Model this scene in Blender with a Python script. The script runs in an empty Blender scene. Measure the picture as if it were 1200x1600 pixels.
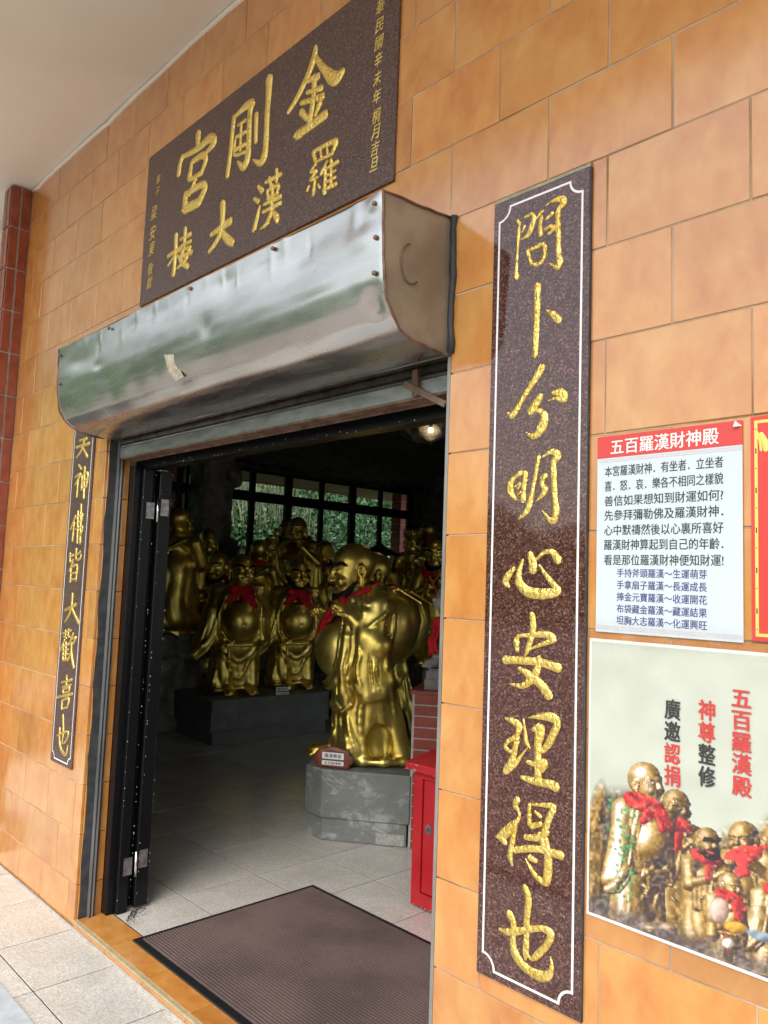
import bpy, math, random
import numpy as np
from mathutils import Vector, Matrix

SC = bpy.context.scene
COL = SC.collection
PI = math.pi
R = math.radians

# ------------------------------------------------------------------ camera
cam_d = bpy.data.cameras.new('camera'); cam = bpy.data.objects.new('camera', cam_d); COL.objects.link(cam)
YAW, PIT, ROL = -0.81259751, 0.09063534, 0.03592896
f_ = Vector((math.sin(YAW)*math.cos(PIT), math.cos(YAW)*math.cos(PIT), math.sin(PIT)))
r_ = Vector((math.cos(YAW), -math.sin(YAW), 0)); u_ = r_.cross(f_)
r2 = r_*math.cos(ROL)+u_*math.sin(ROL); u2 = -r_*math.sin(ROL)+u_*math.cos(ROL)
cam.matrix_world = Matrix(((r2.x,u2.x,-f_.x,0),(r2.y,u2.y,-f_.y,0),(r2.z,u2.z,-f_.z,1.482),(0,0,0,1)))
cam_d.sensor_fit = 'VERTICAL'; cam_d.sensor_height = 36; cam_d.lens = 36*1218.87/1600
cam_d.clip_start = 0.05; cam_d.clip_end = 800
SC.camera = cam

# ------------------------------------------------------------------ world, sun, exposure
SUN_EL, SUN_AZ = 48, 155          # azimuth of the sun measured from +Y towards +X (behind the viewer)
w = bpy.data.worlds.new('World'); SC.world = w; w.use_nodes = True
nt = w.node_tree; bg = nt.nodes['Background']
sky = nt.nodes.new('ShaderNodeTexSky'); sky.sky_type = 'NISHITA'; sky.sun_disc = False
sky.sun_elevation = R(SUN_EL); sky.sun_rotation = R(SUN_AZ)
sky.air_density = 1.6; sky.dust_density = 1.6; sky.ozone_density = 1.0
hsv = nt.nodes.new('ShaderNodeHueSaturation'); hsv.inputs['Saturation'].default_value = .38      # thin white overcast
nt.links.new(sky.outputs[0], hsv.inputs['Color']); nt.links.new(hsv.outputs[0], bg.inputs[0]); bg.inputs[1].default_value = 0.15
sd = bpy.data.lights.new('sun', 'SUN'); sd.energy = 1.15; sd.angle = R(35); sd.color = (1, .95, .87)
so = bpy.data.objects.new('sun', sd); COL.objects.link(so)
sdir = Vector((math.sin(R(SUN_AZ))*math.cos(R(SUN_EL)), math.cos(R(SUN_AZ))*math.cos(R(SUN_EL)), math.sin(R(SUN_EL))))
so.rotation_euler = (-sdir).to_track_quat('-Z', 'Y').to_euler()
SC.view_settings.view_transform = 'Standard'; SC.view_settings.look = 'None'
SC.view_settings.exposure = 1.15; SC.view_settings.gamma = 1.0
SC.view_settings.use_curve_mapping = False
SC.cycles.max_bounces = 8; SC.cycles.diffuse_bounces = 4; SC.cycles.glossy_bounces = 4
SC.cycles.transparent_max_bounces = 12; SC.cycles.caustics_reflective = False; SC.cycles.caustics_refractive = False
SC.cycles.sample_clamp_indirect = 4; SC.cycles.blur_glossy = 0.5
try:
    SC.cycles.use_denoising = True
except Exception:
    pass
rnd = random.Random(7)

# ------------------------------------------------------------------ object helpers
def mk(name, verts, faces, m=None, parent=None, smooth=False):
    me = bpy.data.meshes.new(name); me.from_pydata([tuple(v) for v in verts], [], [tuple(f) for f in faces]); me.update()
    if smooth: me.polygons.foreach_set('use_smooth', [True]*len(me.polygons))
    return link(name, me, m, parent)
def link(name, me, m=None, parent=None, loc=None):
    o = bpy.data.objects.new(name, me); COL.objects.link(o)
    if m is not None and not len(me.materials): me.materials.append(m)
    if parent is not None: o.parent = parent
    if loc is not None: o.location = loc
    return o
def empty(name, loc=(0,0,0), rz=0, sc=1):
    o = bpy.data.objects.new(name, None); COL.objects.link(o); o.location = loc; o.rotation_euler = (0,0,rz)
    o.scale = (sc,sc,sc); o.empty_display_size = .1
    return o
def tag(o, label=None, cat=None, group=None, kind=None):
    if label: o['label'] = label
    if cat: o['category'] = cat
    if group: o['group'] = group
    if kind: o['kind'] = kind
    return o
def bxv(a, b, bev=0.0):
    """box (two corners) with chamfered edges -> verts, faces"""
    x0,y0,z0 = [min(p,q) for p,q in zip(a,b)]; x1,y1,z1 = [max(p,q) for p,q in zip(a,b)]
    if bev <= 0:
        v = [(x,y,z) for z in (z0,z1) for y in (y0,y1) for x in (x0,x1)]
        return v, [(0,2,3,1),(4,5,7,6),(0,1,5,4),(2,6,7,3),(0,4,6,2),(1,3,7,5)]
    import bmesh
    bm = bmesh.new(); v,f = bxv(a,b); vs=[bm.verts.new(p) for p in v]; [bm.faces.new([vs[i] for i in q]) for q in f]
    bmesh.ops.bevel(bm, geom=bm.edges[:], offset=bev, segments=1, affect='EDGES')
    bm.verts.index_update(); V=[tuple(p.co) for p in bm.verts]; F=[[q.index for q in p.verts] for p in bm.faces]; bm.free()
    return V,F
def box(name, a, b, m, parent=None, bev=0.0):
    v,f = bxv(a,b,bev); return mk(name, v, f, m, parent)
class MB:
    def __init__(s): s.v=[]; s.f=[]
    def add(s, v, f):
        n=len(s.v); s.v+=list(v); s.f+=[[i+n for i in q] for q in f]; return s
    def box(s, a, b, bev=0.0): return s.add(*bxv(a,b,bev))
    def tube(s, pts, r, n=8, cap=True):
        pts=[Vector(p) for p in pts]; rr = r if isinstance(r,(list,tuple)) else [r]*len(pts); V=[];F=[]
        for i,p in enumerate(pts):
            t=(pts[min(i+1,len(pts)-1)]-pts[max(i-1,0)]).normalized()
            a=t.orthogonal().normalized() if i==0 else (a-t*a.dot(t)).normalized()
            b=t.cross(a)
            V+=[tuple(p+(a*math.cos(2*PI*k/n)+b*math.sin(2*PI*k/n))*rr[i]) for k in range(n)]
        for i in range(len(pts)-1):
            for k in range(n): F.append((i*n+k,i*n+(k+1)%n,(i+1)*n+(k+1)%n,(i+1)*n+k))
        if cap: F.append(tuple(range(n))[::-1]); F.append(tuple(range((len(pts)-1)*n,len(pts)*n)))
        return s.add(V,F)
    def prism(s, poly, z0, z1):
        n=len(poly); V=[(x,y,z0) for x,y in poly]+[(x,y,z1) for x,y in poly]
        F=[tuple(range(n))[::-1], tuple(range(n,2*n))]+[(i,(i+1)%n,n+(i+1)%n,n+i) for i in range(n)]
        return s.add(V,F)
    def build(s, name, m, parent=None, smooth=False): return mk(name, s.v, s.f, m, parent, smooth)

# ------------------------------------------------------------------ materials
def mat(name, rough=.5, metal=0., col=(.5,.5,.5), spec=.5):
    m = bpy.data.materials.new(name); m.use_nodes = True
    p = m.node_tree.nodes['Principled BSDF']
    p.inputs['Base Color'].default_value = (*col,1); p.inputs['Roughness'].default_value = rough
    p.inputs['Metallic'].default_value = metal; p.inputs['Specular IOR Level'].default_value = spec
    return m, m.node_tree, p
def nd(t, typ, **k):
    n = t.nodes.new('ShaderNode'+typ)
    for a,b in k.items():
        if a in n.inputs: n.inputs[a].default_value = b
        else: setattr(n, a, b)
    return n
def ramp(t, src, stops):
    n = t.nodes.new('ShaderNodeValToRGB'); e = n.color_ramp.elements
    while len(e) < len(stops): e.new(.5)
    for q,(pos,c) in zip(e, stops): q.position = pos; q.color = (*c,1) if len(c)==3 else c
    t.links.new(src, n.inputs[0]); return n.outputs[0]
def coords(t, obj=True, rand=False, scale=(1,1,1)):
    tc = nd(t,'TexCoord'); mp = nd(t,'Mapping'); mp.inputs['Scale'].default_value = scale
    t.links.new(tc.outputs['Object'] , mp.inputs[0])
    if rand:
        oi = nd(t,'ObjectInfo'); mu = nd(t,'Math', operation='MULTIPLY'); mu.inputs[1].default_value = 57.0
        cx = nd(t,'CombineXYZ'); t.links.new(oi.outputs['Random'], mu.inputs[0])
        for i in range(3): t.links.new(mu.outputs[0], cx.inputs[i])
        t.links.new(cx.outputs[0], mp.inputs['Location'])
    return mp.outputs[0]
def noise(t, vec, scale, detail=4, rough=.55, dist=0):
    n = nd(t,'TexNoise'); n.inputs['Scale'].default_value=scale; n.inputs['Detail'].default_value=detail
    n.inputs['Roughness'].default_value=rough; n.inputs['Distortion'].default_value=dist
    t.links.new(vec, n.inputs['Vector']); return n.outputs['Fac']
def mixc(t, fac, a, b, typ='MIX'):
    n = nd(t,'Mix', data_type='RGBA', blend_type=typ)
    for s,i in ((fac,0),(a,6),(b,7)):
        if hasattr(s,'is_linked'): t.links.new(s, n.inputs[i])
        else: n.inputs[i].default_value = s if i==0 else (*s,1)
    return n.outputs[2]
def bump(t, p, h, strength=.2, dist=.01):
    b = nd(t,'Bump'); b.inputs['Strength'].default_value=strength; b.inputs['Distance'].default_value=dist
    t.links.new(h, b.inputs['Height']); t.links.new(b.outputs[0], p.inputs['Normal']); return b
def simple(name, c1, c2, scale=8, rough=.6, metal=0., bs=.15, bd=.003, rand=False, spec=.5, sc=(1,1,1), rvar=0.0, bscale=None):
    m,t,p = mat(name, rough, metal, c1, spec); v = coords(t, rand=rand, scale=sc); n = noise(t, v, scale, 5)
    c = ramp(t, n, [(.35,c1),(.65,c2)]); t.links.new(c, p.inputs['Base Color'])
    n2 = noise(t, v, bscale or scale*5, 4); bump(t, p, n2, bs, bd)
    if rvar:
        rr = ramp(t, n, [(.3,(rough-rvar,)*3),(.7,(rough+rvar,)*3)]); t.links.new(rr, p.inputs['Roughness'])
    return m

def tile_mat():
    m,t,p = mat('orange glazed tile', .2); v = coords(t, rand=True, scale=(1,1,.62))
    a = noise(t, v, 7.5, 3, .55, .6); b = noise(t, v, 18, 4, .6, .3); g = noise(t, v, 3.0, 2)
    base = ramp(t, a, [(.30,(.46,.165,.030)),(.5,(.56,.235,.050)),(.70,(.60,.315,.092))])
    base = mixc(t, .42, base, ramp(t, b, [(.3,(.43,.145,.026)),(.7,(.64,.35,.105))]))
    oi = nd(t,'ObjectInfo'); c2 = ramp(t, oi.outputs['Random'], [(0,(.90,.88,.86)),(1,(1.06,1.03,1.0))])
    base = mixc(t, 1.0, base, c2, 'MULTIPLY')
    # faint grime film and scratches
    t.links.new(base, p.inputs['Base Color'])
    t.links.new(ramp(t, g, [(.3,(.12,)*3),(.7,(.24,)*3)]), p.inputs['Roughness'])
    p.inputs['Coat Weight'].default_value = .85; p.inputs['Coat Roughness'].default_value = .17; p.inputs['Coat IOR'].default_value = 1.6
    bump(t, p, noise(t, v, 14, 3), .25, .0035)
    return m
def granite(name, cols, scale=420, rough=.06, spec=.6):
    m,t,p = mat(name, rough, 0, cols[0], spec); v = coords(t)
    vo = nd(t,'TexVoronoi'); vo.inputs['Scale'].default_value = scale; t.links.new(v, vo.inputs['Vector'])
    sp = nd(t,'SeparateColor'); t.links.new(vo.outputs['Color'], sp.inputs[0])
    c = ramp(t, sp.outputs[0], [(0,cols[0]),(.35,cols[1]),(.62,cols[2]),(.84,cols[3]),(1,cols[4])])
    n = noise(t, v, scale*.35, 3); c = mixc(t, ramp(t, n, [(.35,(0,0,0)),(.65,(.55,.55,.55))]), c, cols[1])
    t.links.new(c, p.inputs['Base Color']); return m
def gold_leaf(name, c1, c2, rough=.3, bs=.6, scale=160, dist=.004):
    m,t,p = mat(name, rough, 1.0, c1); v = coords(t); n = noise(t, v, scale*.2, 3)
    t.links.new(ramp(t, n, [(.3,c1),(.7,c2)]), p.inputs['Base Color']); bump(t, p, noise(t, v, scale, 3), bs, dist); return m
def statue_gold():
    m,t,p = mat('worn gold leaf on statues', .36, .92); v = coords(t)
    n = noise(t, v, 6, 5, .6); n2 = noise(t, v, 45, 4)
    # gold darkened with lacquer and grime in irregular patches
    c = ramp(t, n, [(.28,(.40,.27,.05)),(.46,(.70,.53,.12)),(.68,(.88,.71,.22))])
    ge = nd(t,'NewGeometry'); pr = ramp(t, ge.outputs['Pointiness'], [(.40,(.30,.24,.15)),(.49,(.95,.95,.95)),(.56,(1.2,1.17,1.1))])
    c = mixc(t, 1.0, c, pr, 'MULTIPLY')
    t.links.new(c, p.inputs['Base Color']); t.links.new(ramp(t, n2, [(.3,(.30,)*3),(.75,(.46,)*3)]), p.inputs['Roughness'])
    bump(t, p, noise(t, v, 26, 4), .22, .004); return m
def steel(name='dented galvanised steel sheet'):
    m,t,p = mat(name, .30, .93, (.5,.5,.48)); v = coords(t, scale=(.25,1,1)); vw = coords(t)
    n = noise(t, v, 5, 4); c = ramp(t, n, [(.3,(.36,.355,.34)),(.7,(.56,.55,.53))])
    ru = noise(t, vw, 9, 6, .7); c = mixc(t, ramp(t, ru, [(.66,(0,0,0)),(.76,(.6,.6,.6))]), c, (.20,.12,.07))
    t.links.new(c, p.inputs['Base Color'])
    t.links.new(ramp(t, noise(t, v, 16, 4), [(.3,(.19,)*3),(.7,(.34,)*3)]), p.inputs['Roughness'])
    bump(t, p, noise(t, coords(t, scale=(.35,1,1)), 7, 2), .12, .02); return m
def terrazzo(name, base, rough, dark):
    m,t,p = mat(name, rough, 0, base); v = coords(t, rand=True)
    vo = nd(t,'TexVoronoi'); vo.inputs['Scale'].default_value = 190; t.links.new(v, vo.inputs['Vector'])
    sp = nd(t,'SeparateColor'); t.links.new(vo.outputs['Color'], sp.inputs[0])
    c = ramp(t, sp.outputs[0], [(0,tuple(x*dark for x in base)),(.3,tuple(x*.9 for x in base)),(.6,base),(1,tuple(min(1,x*1.18) for x in base))])
    g = noise(t, v, 5, 5); c = mixc(t, 1.0, c, ramp(t, g, [(.3,(.84,.82,.80)),(.7,(1,1,1))]), 'MULTIPLY')
    oi = nd(t,'ObjectInfo'); c = mixc(t, 1.0, c, ramp(t, oi.outputs['Random'], [(0,(.93,.93,.93)),(1,(1,1,1))]), 'MULTIPLY')
    t.links.new(c, p.inputs['Base Color']); bump(t, p, noise(t, v, 90, 2), .06, .002); return m
def plain(name, col, rough=.6, metal=0., spec=.5, emit=0):
    m,t,p = mat(name, rough, metal, col, spec)
    if emit: p.inputs['Emission Color'].default_value=(*col,1); p.inputs['Emission Strength'].default_value=emit
    return m
def film_mat(name, tint, gloss, bs):
    m = bpy.data.materials.new(name); m.use_nodes=True; t=m.node_tree; t.nodes.clear()
    out=nd(t,'OutputMaterial'); mx=nd(t,'MixShader'); tr=nd(t,'BsdfTransparent'); gl=nd(t,'BsdfGlossy')
    tr.inputs[0].default_value=(*tint,1); gl.inputs['Roughness'].default_value=.08
    fr=nd(t,'LayerWeight'); fr.inputs[0].default_value=.5; pw5=nd(t,'Math',operation='POWER'); pw5.inputs[1].default_value=5; t.links.new(fr.outputs['Facing'],pw5.inputs[0])
    sch=nd(t,'Math',operation='MULTIPLY_ADD'); sch.inputs[1].default_value=.95; sch.inputs[2].default_value=.04; t.links.new(pw5.outputs[0],sch.inputs[0])
    mu=nd(t,'Math',operation='MULTIPLY'); mu.inputs[1].default_value=gloss
    t.links.new(sch.outputs[0],mu.inputs[0]); t.links.new(mu.outputs[0],mx.inputs[0]); t.links.new(tr.outputs[0],mx.inputs[1]); t.links.new(gl.outputs[0],mx.inputs[2])
    if bs:
        b=nd(t,'Bump'); b.inputs['Strength'].default_value=bs; b.inputs['Distance'].default_value=.01
        n=noise(t,coords(t,scale=(1,1,.5)),16,5,.7,1.5); t.links.new(n,b.inputs['Height']); t.links.new(b.outputs[0],gl.inputs['Normal']); t.links.new(b.outputs[0],fr.inputs['Normal'])
    t.links.new(mx.outputs[0],out.inputs[0]); return m

M = {}
M['tile'] = tile_mat()
M['grout'] = simple('grey beige grout', (.20,.165,.115),(.52,.46,.36), 3.5, .85)
M['brick_tile'] = simple('dark red glazed tile', (.20,.045,.022),(.30,.07,.035), 12, .22, bs=.1, rand=True)
M['brick_dark'] = simple('red brick tile indoors', (.20,.030,.014),(.27,.045,.022), 12, .6, bs=.1, rand=True)
M['brick_joint'] = simple('grey mortar', (.34,.32,.30),(.48,.46,.43), 30, .85)
M['plaster'] = simple('cream porch ceiling paint', (.78,.75,.66),(.86,.84,.76), 1.1, .55, bs=.1, bd=.004, bscale=6)
M['white_plaster'] = simple('white plaster', (.66,.66,.63),(.76,.76,.73), 3, .8)
M['granite'] = granite('polished red brown granite', [(.012,.008,.008),(.055,.020,.016),(.10,.038,.029),(.16,.064,.048),(.24,.15,.13)], scale=300)
M['granite2'] = granite('matt plum brown granite', [(.030,.018,.016),(.070,.040,.034),(.105,.060,.051),(.15,.090,.076),(.21,.15,.135)], scale=300, rough=.34, spec=.4)
M['leaf'] = gold_leaf('carved gold leaf', (.80,.56,.13),(.95,.74,.25), .33, .8, 100, .009)
M['white_line'] = plain('white painted line', (.80,.80,.80), .5)
M['steel'] = steel()
M['steel_end'] = simple('rusty beige steel end plate', (.20,.165,.12),(.34,.29,.22), 6, .5, metal=.25, bs=.2, rvar=.1)
M['galv'] = simple('galvanised shutter slat', (.17,.19,.18),(.30,.32,.30), 30, .42, metal=.7, bs=.1, sc=(.3,1,1))
M['galv_dark'] = simple('dark greasy steel', (.035,.032,.028),(.10,.09,.075), 20, .45, metal=.6)
M['rust'] = simple('rusted angle iron', (.10,.055,.035),(.24,.15,.10), 25, .6, metal=.3)
M['rail'] = simple('grey guide rail', (.26,.27,.28),(.46,.47,.48), 12, .35, metal=.7, sc=(1,1,.2))
M['seal'] = simple('dark grey sealant', (.018,.020,.022),(.045,.048,.05), 25, .7)
M['black'] = granite('black lacquered frame with flecks', [(.003,.003,.004),(.004,.004,.005),(.006,.006,.007),(.006,.006,.007),(.012,.012,.014)], 300, .3, .22)
M['hinge'] = simple('brushed hinge steel', (.20,.19,.20),(.42,.40,.41), 40, .35, metal=.8)
M['hinge_pin'] = plain('bright steel pin', (.75,.75,.76), .25, 1.0)
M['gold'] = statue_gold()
M['black_hair'] = simple('black painted hair', (.005,.005,.006),(.014,.014,.016), 40, .7, bs=.5, bd=.004, spec=.2)
M['red_cloth'] = simple('red ribbon cloth', (.42,.012,.018),(.60,.022,.030), 14, .75, bs=.5, bd=.006, bscale=30, spec=.2)
M['grey_ped'] = None
M['floor_in'] = terrazzo('indoor cream floor tile', (.60,.57,.52), .17, .85)
M['floor_out'] = terrazzo('porch cream floor tile', (.62,.595,.55), .38, .72)
M['joint'] = simple('dark floor joint', (.012,.010,.009),(.03,.024,.02), 30, .85)
M['red_paint'] = simple('red painted sheet metal', (.40,.012,.018),(.48,.02,.026), 4, .32, bs=.05)
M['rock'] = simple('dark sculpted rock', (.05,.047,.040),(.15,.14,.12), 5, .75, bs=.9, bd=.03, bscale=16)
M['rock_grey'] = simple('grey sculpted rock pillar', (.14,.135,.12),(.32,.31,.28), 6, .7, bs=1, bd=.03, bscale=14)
M['frame'] = plain('black window frame', (.010,.010,.011), .35)
M['paper'] = plain('white paper', (.78,.78,.76), .6)
M['wood'] = simple('brown carved wood plaque', (.12,.028,.015),(.20,.05,.028), 14, .4)
M['marble'] = simple('grey purple marble block', (.085,.07,.072),(.15,.13,.13), 18, .4)
M['stone'] = simple('pale carved stone', (.22,.20,.165),(.36,.335,.28), 14, .6, bs=.4)

def ped_mat(name, a, b, wear, amt):
    m,t,p = mat(name, .55); v = coords(t)
    c = ramp(t, noise(t, v, 5, 6, .6), [(.3,a),(.7,b)])
    s = ramp(t, noise(t, coords(t, scale=(1,1,1.6)), 6, 9, .74, .5), [(.53,(0,0,0)),(.64,(amt,)*3)])
    c = mixc(t, s, c, wear); t.links.new(c, p.inputs['Base Color']); bump(t, p, noise(t, v, 25, 6), .25, .004); return m
M['grey_ped'] = ped_mat('worn grey painted cement', (.13,.135,.125),(.20,.205,.19), (.42,.46,.44), .6)
M['dark_ped'] = ped_mat('dark grey painted cement', (.085,.088,.086),(.13,.133,.13), (.22,.225,.22), .35)
def from_np(me,V,Fq):
    me.vertices.add(len(V)); me.vertices.foreach_set('co',V.astype('f4').ravel()); me.loops.add(Fq.size); me.loops.foreach_set('vertex_index',Fq.astype('i4').ravel())
    me.polygons.add(len(Fq)); me.polygons.foreach_set('loop_start',(np.arange(len(Fq))*4).astype('i4')); me.polygons.foreach_set('use_smooth',np.ones(len(Fq),bool)); me.update(calc_edges=True); me.validate()
INK_RIGHT = {"a":[[-10898,23454,73,-10926,23115,91,-10951,22689,73,-10967,22305,101,-10963,22140,192],[-10961,23509,101,-10897,23410,82],[-10767,23533,45,-10556,23550,116,-10479,23439,116,-10525,23291,152,-10587,23139,143,-10695,23044,108,-10847,23026,45],[-10742,23317,72,-10825,23192,36],[-10453,23375,27,-10283,23503,79,-10220,23533,44],[-10266,23399,97,-10301,23177,106,-10292,22971,141],[-10148,23289,61,-9976,23376,112],[-10177,23062,61,-10009,23076,104,-9912,23004,112,-10054,22922,87],[-10154,23617,26,-9949,23673,112,-9736,23629,196,-9678,23518,178,-9797,23412,137,-9821,23191,146,-9800,22769,137,-9788,22394,145,-9747,22176,170,-9824,22054,145,-10050,22228,26],[-10646,22678,99,-10428,22699,107,-10179,22696,114,-10215,22329,105,-10504,22322,107,-10646,22678,99]],
 "b":[[-10358,21739,230,-10355,21592,177,-10363,21051,185,-10378,20432,168,-10391,20125,150],[-10104,21136,35,-9921,20999,155,-9760,20824,196]],
 "c":[[-10206,19803,227,-10299,19677,211,-10559,19350,151,-10790,19054,144,-10986,18823,201,-11120,18882,74],[-9896,19185,103,-9702,19155,228,-9599,19009,226,-9815,19041,85,-10000,19021,26],[-10206,19152,148,-10333,19008,202,-10474,18836,204],[-10401,18835,79,-10185,18797,148,-10101,18653,216,-10163,18440,243,-10364,18253,175,-10605,18371,18]],
 "d":[[-10923,17335,128,-11018,17185,188,-10980,16981,168,-10845,16849,88],[-10901,17342,89,-10725,17431,127,-10580,17434,106,-10597,17267,135,-10624,17049,135,-10640,16808,155],[-10880,17131,39,-10730,17197,78,-10786,17081,49],[-10804,16936,39,-10645,17028,58],[-10230,17755,123,-10295,17420,104,-10389,16947,114,-10507,16582,163,-10747,16386,58],[-10116,17753,56,-9900,17853,130,-9713,17750,192,-9830,17619,148,-9812,17211,147,-9779,16784,146,-9749,16495,173,-9845,16299,156,-10122,16553,28],[-10158,17271,66,-10037,17348,112,-10125,17156,122,-10040,17004,168,-10159,16847,94,-10281,16767,28]],
 "e":[[-10870,15248,126,-11018,15088,186,-11096,14955,186,-10984,14835,78],[-10618,15441,86,-10716,15128,144,-10690,14921,220,-10475,14747,245,-10165,14706,250,-9864,14725,227,-9678,14781,188,-9794,14927,145,-10022,15161,92,-10168,15341,37],[-10416,15571,161,-10344,15400,216,-10330,15229,216],[-10243,15468,65,-10032,15621,102,-9822,15621,146,-9680,15445,207]],
 "f":[[-10334,14235,158,-10302,13992,167,-10348,13736,158,-10444,13434,102,-10514,13322,37],[-10703,13752,85,-10753,13599,180,-10716,13419,104],[-10661,13755,95,-10298,13790,120,-9945,13832,172,-9737,13741,134,-9991,13638,109,-10363,13483,46],[-11043,13183,202,-10595,13209,178,-10083,13216,190,-9629,13147,220],[-10125,13316,118,-10180,13041,200,-10327,12817,202,-10582,12654,139,-10910,12666,28],[-10654,13034,94,-10381,12916,184,-10073,12743,216,-9860,12536,231]],
 "g":[[-11004,11891,69,-10781,11845,165,-10625,11764,183,-10707,11543,145,-10907,11400,107,-10988,11268,107,-10846,11179,97,-10701,11305,67,-10617,11427,38],[-10642,11770,144,-10703,11370,144,-10762,11099,154,-10946,10760,194],[-10973,10720,145,-10730,10923,134,-10519,11186,57,-10379,11360,28],[-10511,11942,48,-10462,11712,67,-10419,11461,113,-10310,11343,37],[-10362,11994,47,-10090,12060,140,-9808,12088,211,-9630,12002,181,-9725,11745,181,-9847,11515,182,-9997,11330,101],[-10251,11754,103,-10059,11818,223,-10090,11580,222],[-10109,11767,186,-10114,11258,176,-10103,10755,183],[-10393,11046,94,-10172,11036,139,-9916,11118,164,-10014,10940,137],[-10524,10692,104,-10216,10669,166,-9856,10688,189,-9645,10661,222]],
 "h":[[-10630,10187,160,-10691,10058,142,-10597,9951,84,-10577,9807,84,-10777,9580,207,-11019,9336,238,-11201,9247,48],[-11045,9274,191,-10942,9184,123],[-10696,9608,159,-10742,9257,122,-10799,8944,149,-10729,8772,46],[-10309,10143,92,-10300,9746,110],[-10257,10168,64,-9948,10224,99,-9696,10240,160,-9783,10035,151,-9878,9766,160,-9961,9621,107],[-10150,10033,73,-10020,9971,99],[-10247,9709,128,-10016,9815,126],[-10388,9452,128,-10087,9515,153,-9826,9688,115],[-10037,9602,108,-9932,9423,151],[-10657,9109,148,-10185,9266,153,-9828,9307,159,-9492,9303,198],[-9858,9524,133,-9805,9129,202,-9818,8800,201,-9875,8642,149,-10147,8748,107,-10388,9004,27],[-10258,9056,136,-10102,9028,98]],
 "i":[[-10384,8398,153,-10290,8191,170,-10318,7832,160,-10325,7461,150,-10332,7090,149,-10339,6933,53],[-10783,7725,183,-10671,7553,154,-10673,7219,153,-10630,6986,206,-10440,6807,202,-10128,6738,215,-9828,6781,228,-9683,6981,126,-9708,7222,17],[-11046,7324,65,-10773,7352,173,-10353,7533,142,-9947,7700,138,-9716,7665,187,-9815,7411,162,-10036,7134,164,-10185,7000,87,-10300,7061,35]]}
INK_BOARD = {"j":[[-19239,32075,177,-19311,31706,321,-19646,31217,290,-20115,30737,278,-20582,30423,170],[-19241,31752,178,-18712,31032,314,-18166,30483,495,-17809,30546,286],[-19568,30653,163,-18816,30471,228],[-19598,31073,199,-19017,30961,265],[-19226,31020,267,-19236,30303,233,-19415,29381,308],[-19863,30421,184,-18724,30152,263],[-19839,30101,276,-19540,29754,218],[-18878,29984,265,-19072,29673,143],[-20013,29387,390,-19295,29411,324,-18560,29468,349]],
 "k":[[-24025,31716,257,-24097,30836,259,-24178,30052,261,-24256,29556,263],[-23977,31714,171,-23292,31805,313,-22837,31738,348,-22958,31436,309,-22943,30458,311,-22954,29758,375,-23199,29501,358,-23597,29847,85],[-23700,31261,127,-23212,31261,167],[-23785,30845,150,-23169,30798,167],[-23481,31214,148,-23480,30229,148],[-23848,30375,193,-23155,30322,188],[-23836,30730,129,-23830,30188,150,-23127,30020,147],[-22521,31159,264,-22474,30136,204],[-21835,32159,433,-21819,31632,335,-21845,30782,298,-21827,29748,319,-21931,29319,382,-22180,29244,264,-22580,29526,62]],
 "l":[[-26613,32125,399,-26591,31603,282],[-27804,31638,294,-27966,31402,296,-28033,31009,323],[-27748,31636,220,-26546,31517,305,-25716,31586,411,-25347,31295,383,-25886,31084,184],[-27000,31083,239,-27121,30545,338],[-26949,31112,239,-26181,31086,326,-25908,30809,300,-26206,30351,257],[-27106,30413,193,-26331,30379,235],[-26588,30301,214,-27034,29787,218],[-27359,29900,318,-27324,29286,466],[-27265,29887,292,-26154,29877,328,-25817,29643,325,-26255,29212,402],[-27324,29286,441,-26255,29212,425]],
 "m":[[-19104,28423,180,-18957,28037,161],[-19045,28439,143,-18398,28416,174,-17982,28333,240,-18101,28068,172],[-18746,28399,106,-18649,28012,106],[-18418,28370,105,-18348,28011,105],[-18957,28037,125,-18119,27998,138],[-18952,27957,125,-19179,27784,127,-18864,27722,107,-19185,27528,145,-18777,27480,107],[-18941,27463,125,-19002,26980,162],[-19244,27338,109,-19332,27212,110],[-18760,27242,89,-18680,27098,107],[-18359,27839,122,-18639,27530,142],[-18417,27677,123,-18429,26817,176],[-18400,27594,105,-17836,27624,154],[-18385,27359,105,-17921,27369,120],[-18371,27155,105,-17907,27153,120],[-18471,26931,141,-17870,26921,189],[-18153,27821,121,-18115,26896,121]],
 "n":[[-22161,28382,143,-21912,28124,263],[-22356,27998,144,-22111,27812,224],[-22284,26869,248,-22145,27230,205,-22008,27607,142],[-21709,28363,160,-20839,28345,193],[-21496,28454,139,-21381,28061,139],[-21099,28582,176,-21064,28155,156],[-21599,28038,140,-21487,27698,139],[-21513,28008,119,-20943,27987,175,-21028,27721,137],[-21544,27718,140,-20947,27709,136],[-21276,28107,158,-21278,27154,178],[-21726,27579,161,-20774,27534,194],[-21759,27314,161,-20756,27307,174],[-21278,27154,218,-21523,26820,220,-21876,26741,81],[-21197,27152,158,-20960,26885,294,-20920,26717,196]],
 "o":[[-25157,27572,229,-24447,27639,290,-23851,27680,349],[-24473,28530,378,-24431,27795,290,-24635,27275,293,-25255,26926,185],[-24464,27492,224,-24041,27067,375,-23641,26787,327]],
 "p":[[-28476,27690,206,-27455,27723,249],[-27907,28374,302,-27882,27538,227,-27944,26798,280],[-27919,27529,152,-28425,27282,129],[-27771,27554,126,-27441,27296,174],[-27189,28441,245,-27183,27604,173],[-27536,28095,149,-26730,28078,218],[-27426,27791,149,-26697,27783,194],[-27517,27626,150,-26670,27547,170],[-27183,27604,222,-27434,27236,249,-26796,26771,269],[-26772,27502,243,-27033,27103,246,-27622,26943,126],[-27484,27346,175,-26534,27290,241]]}
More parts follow.
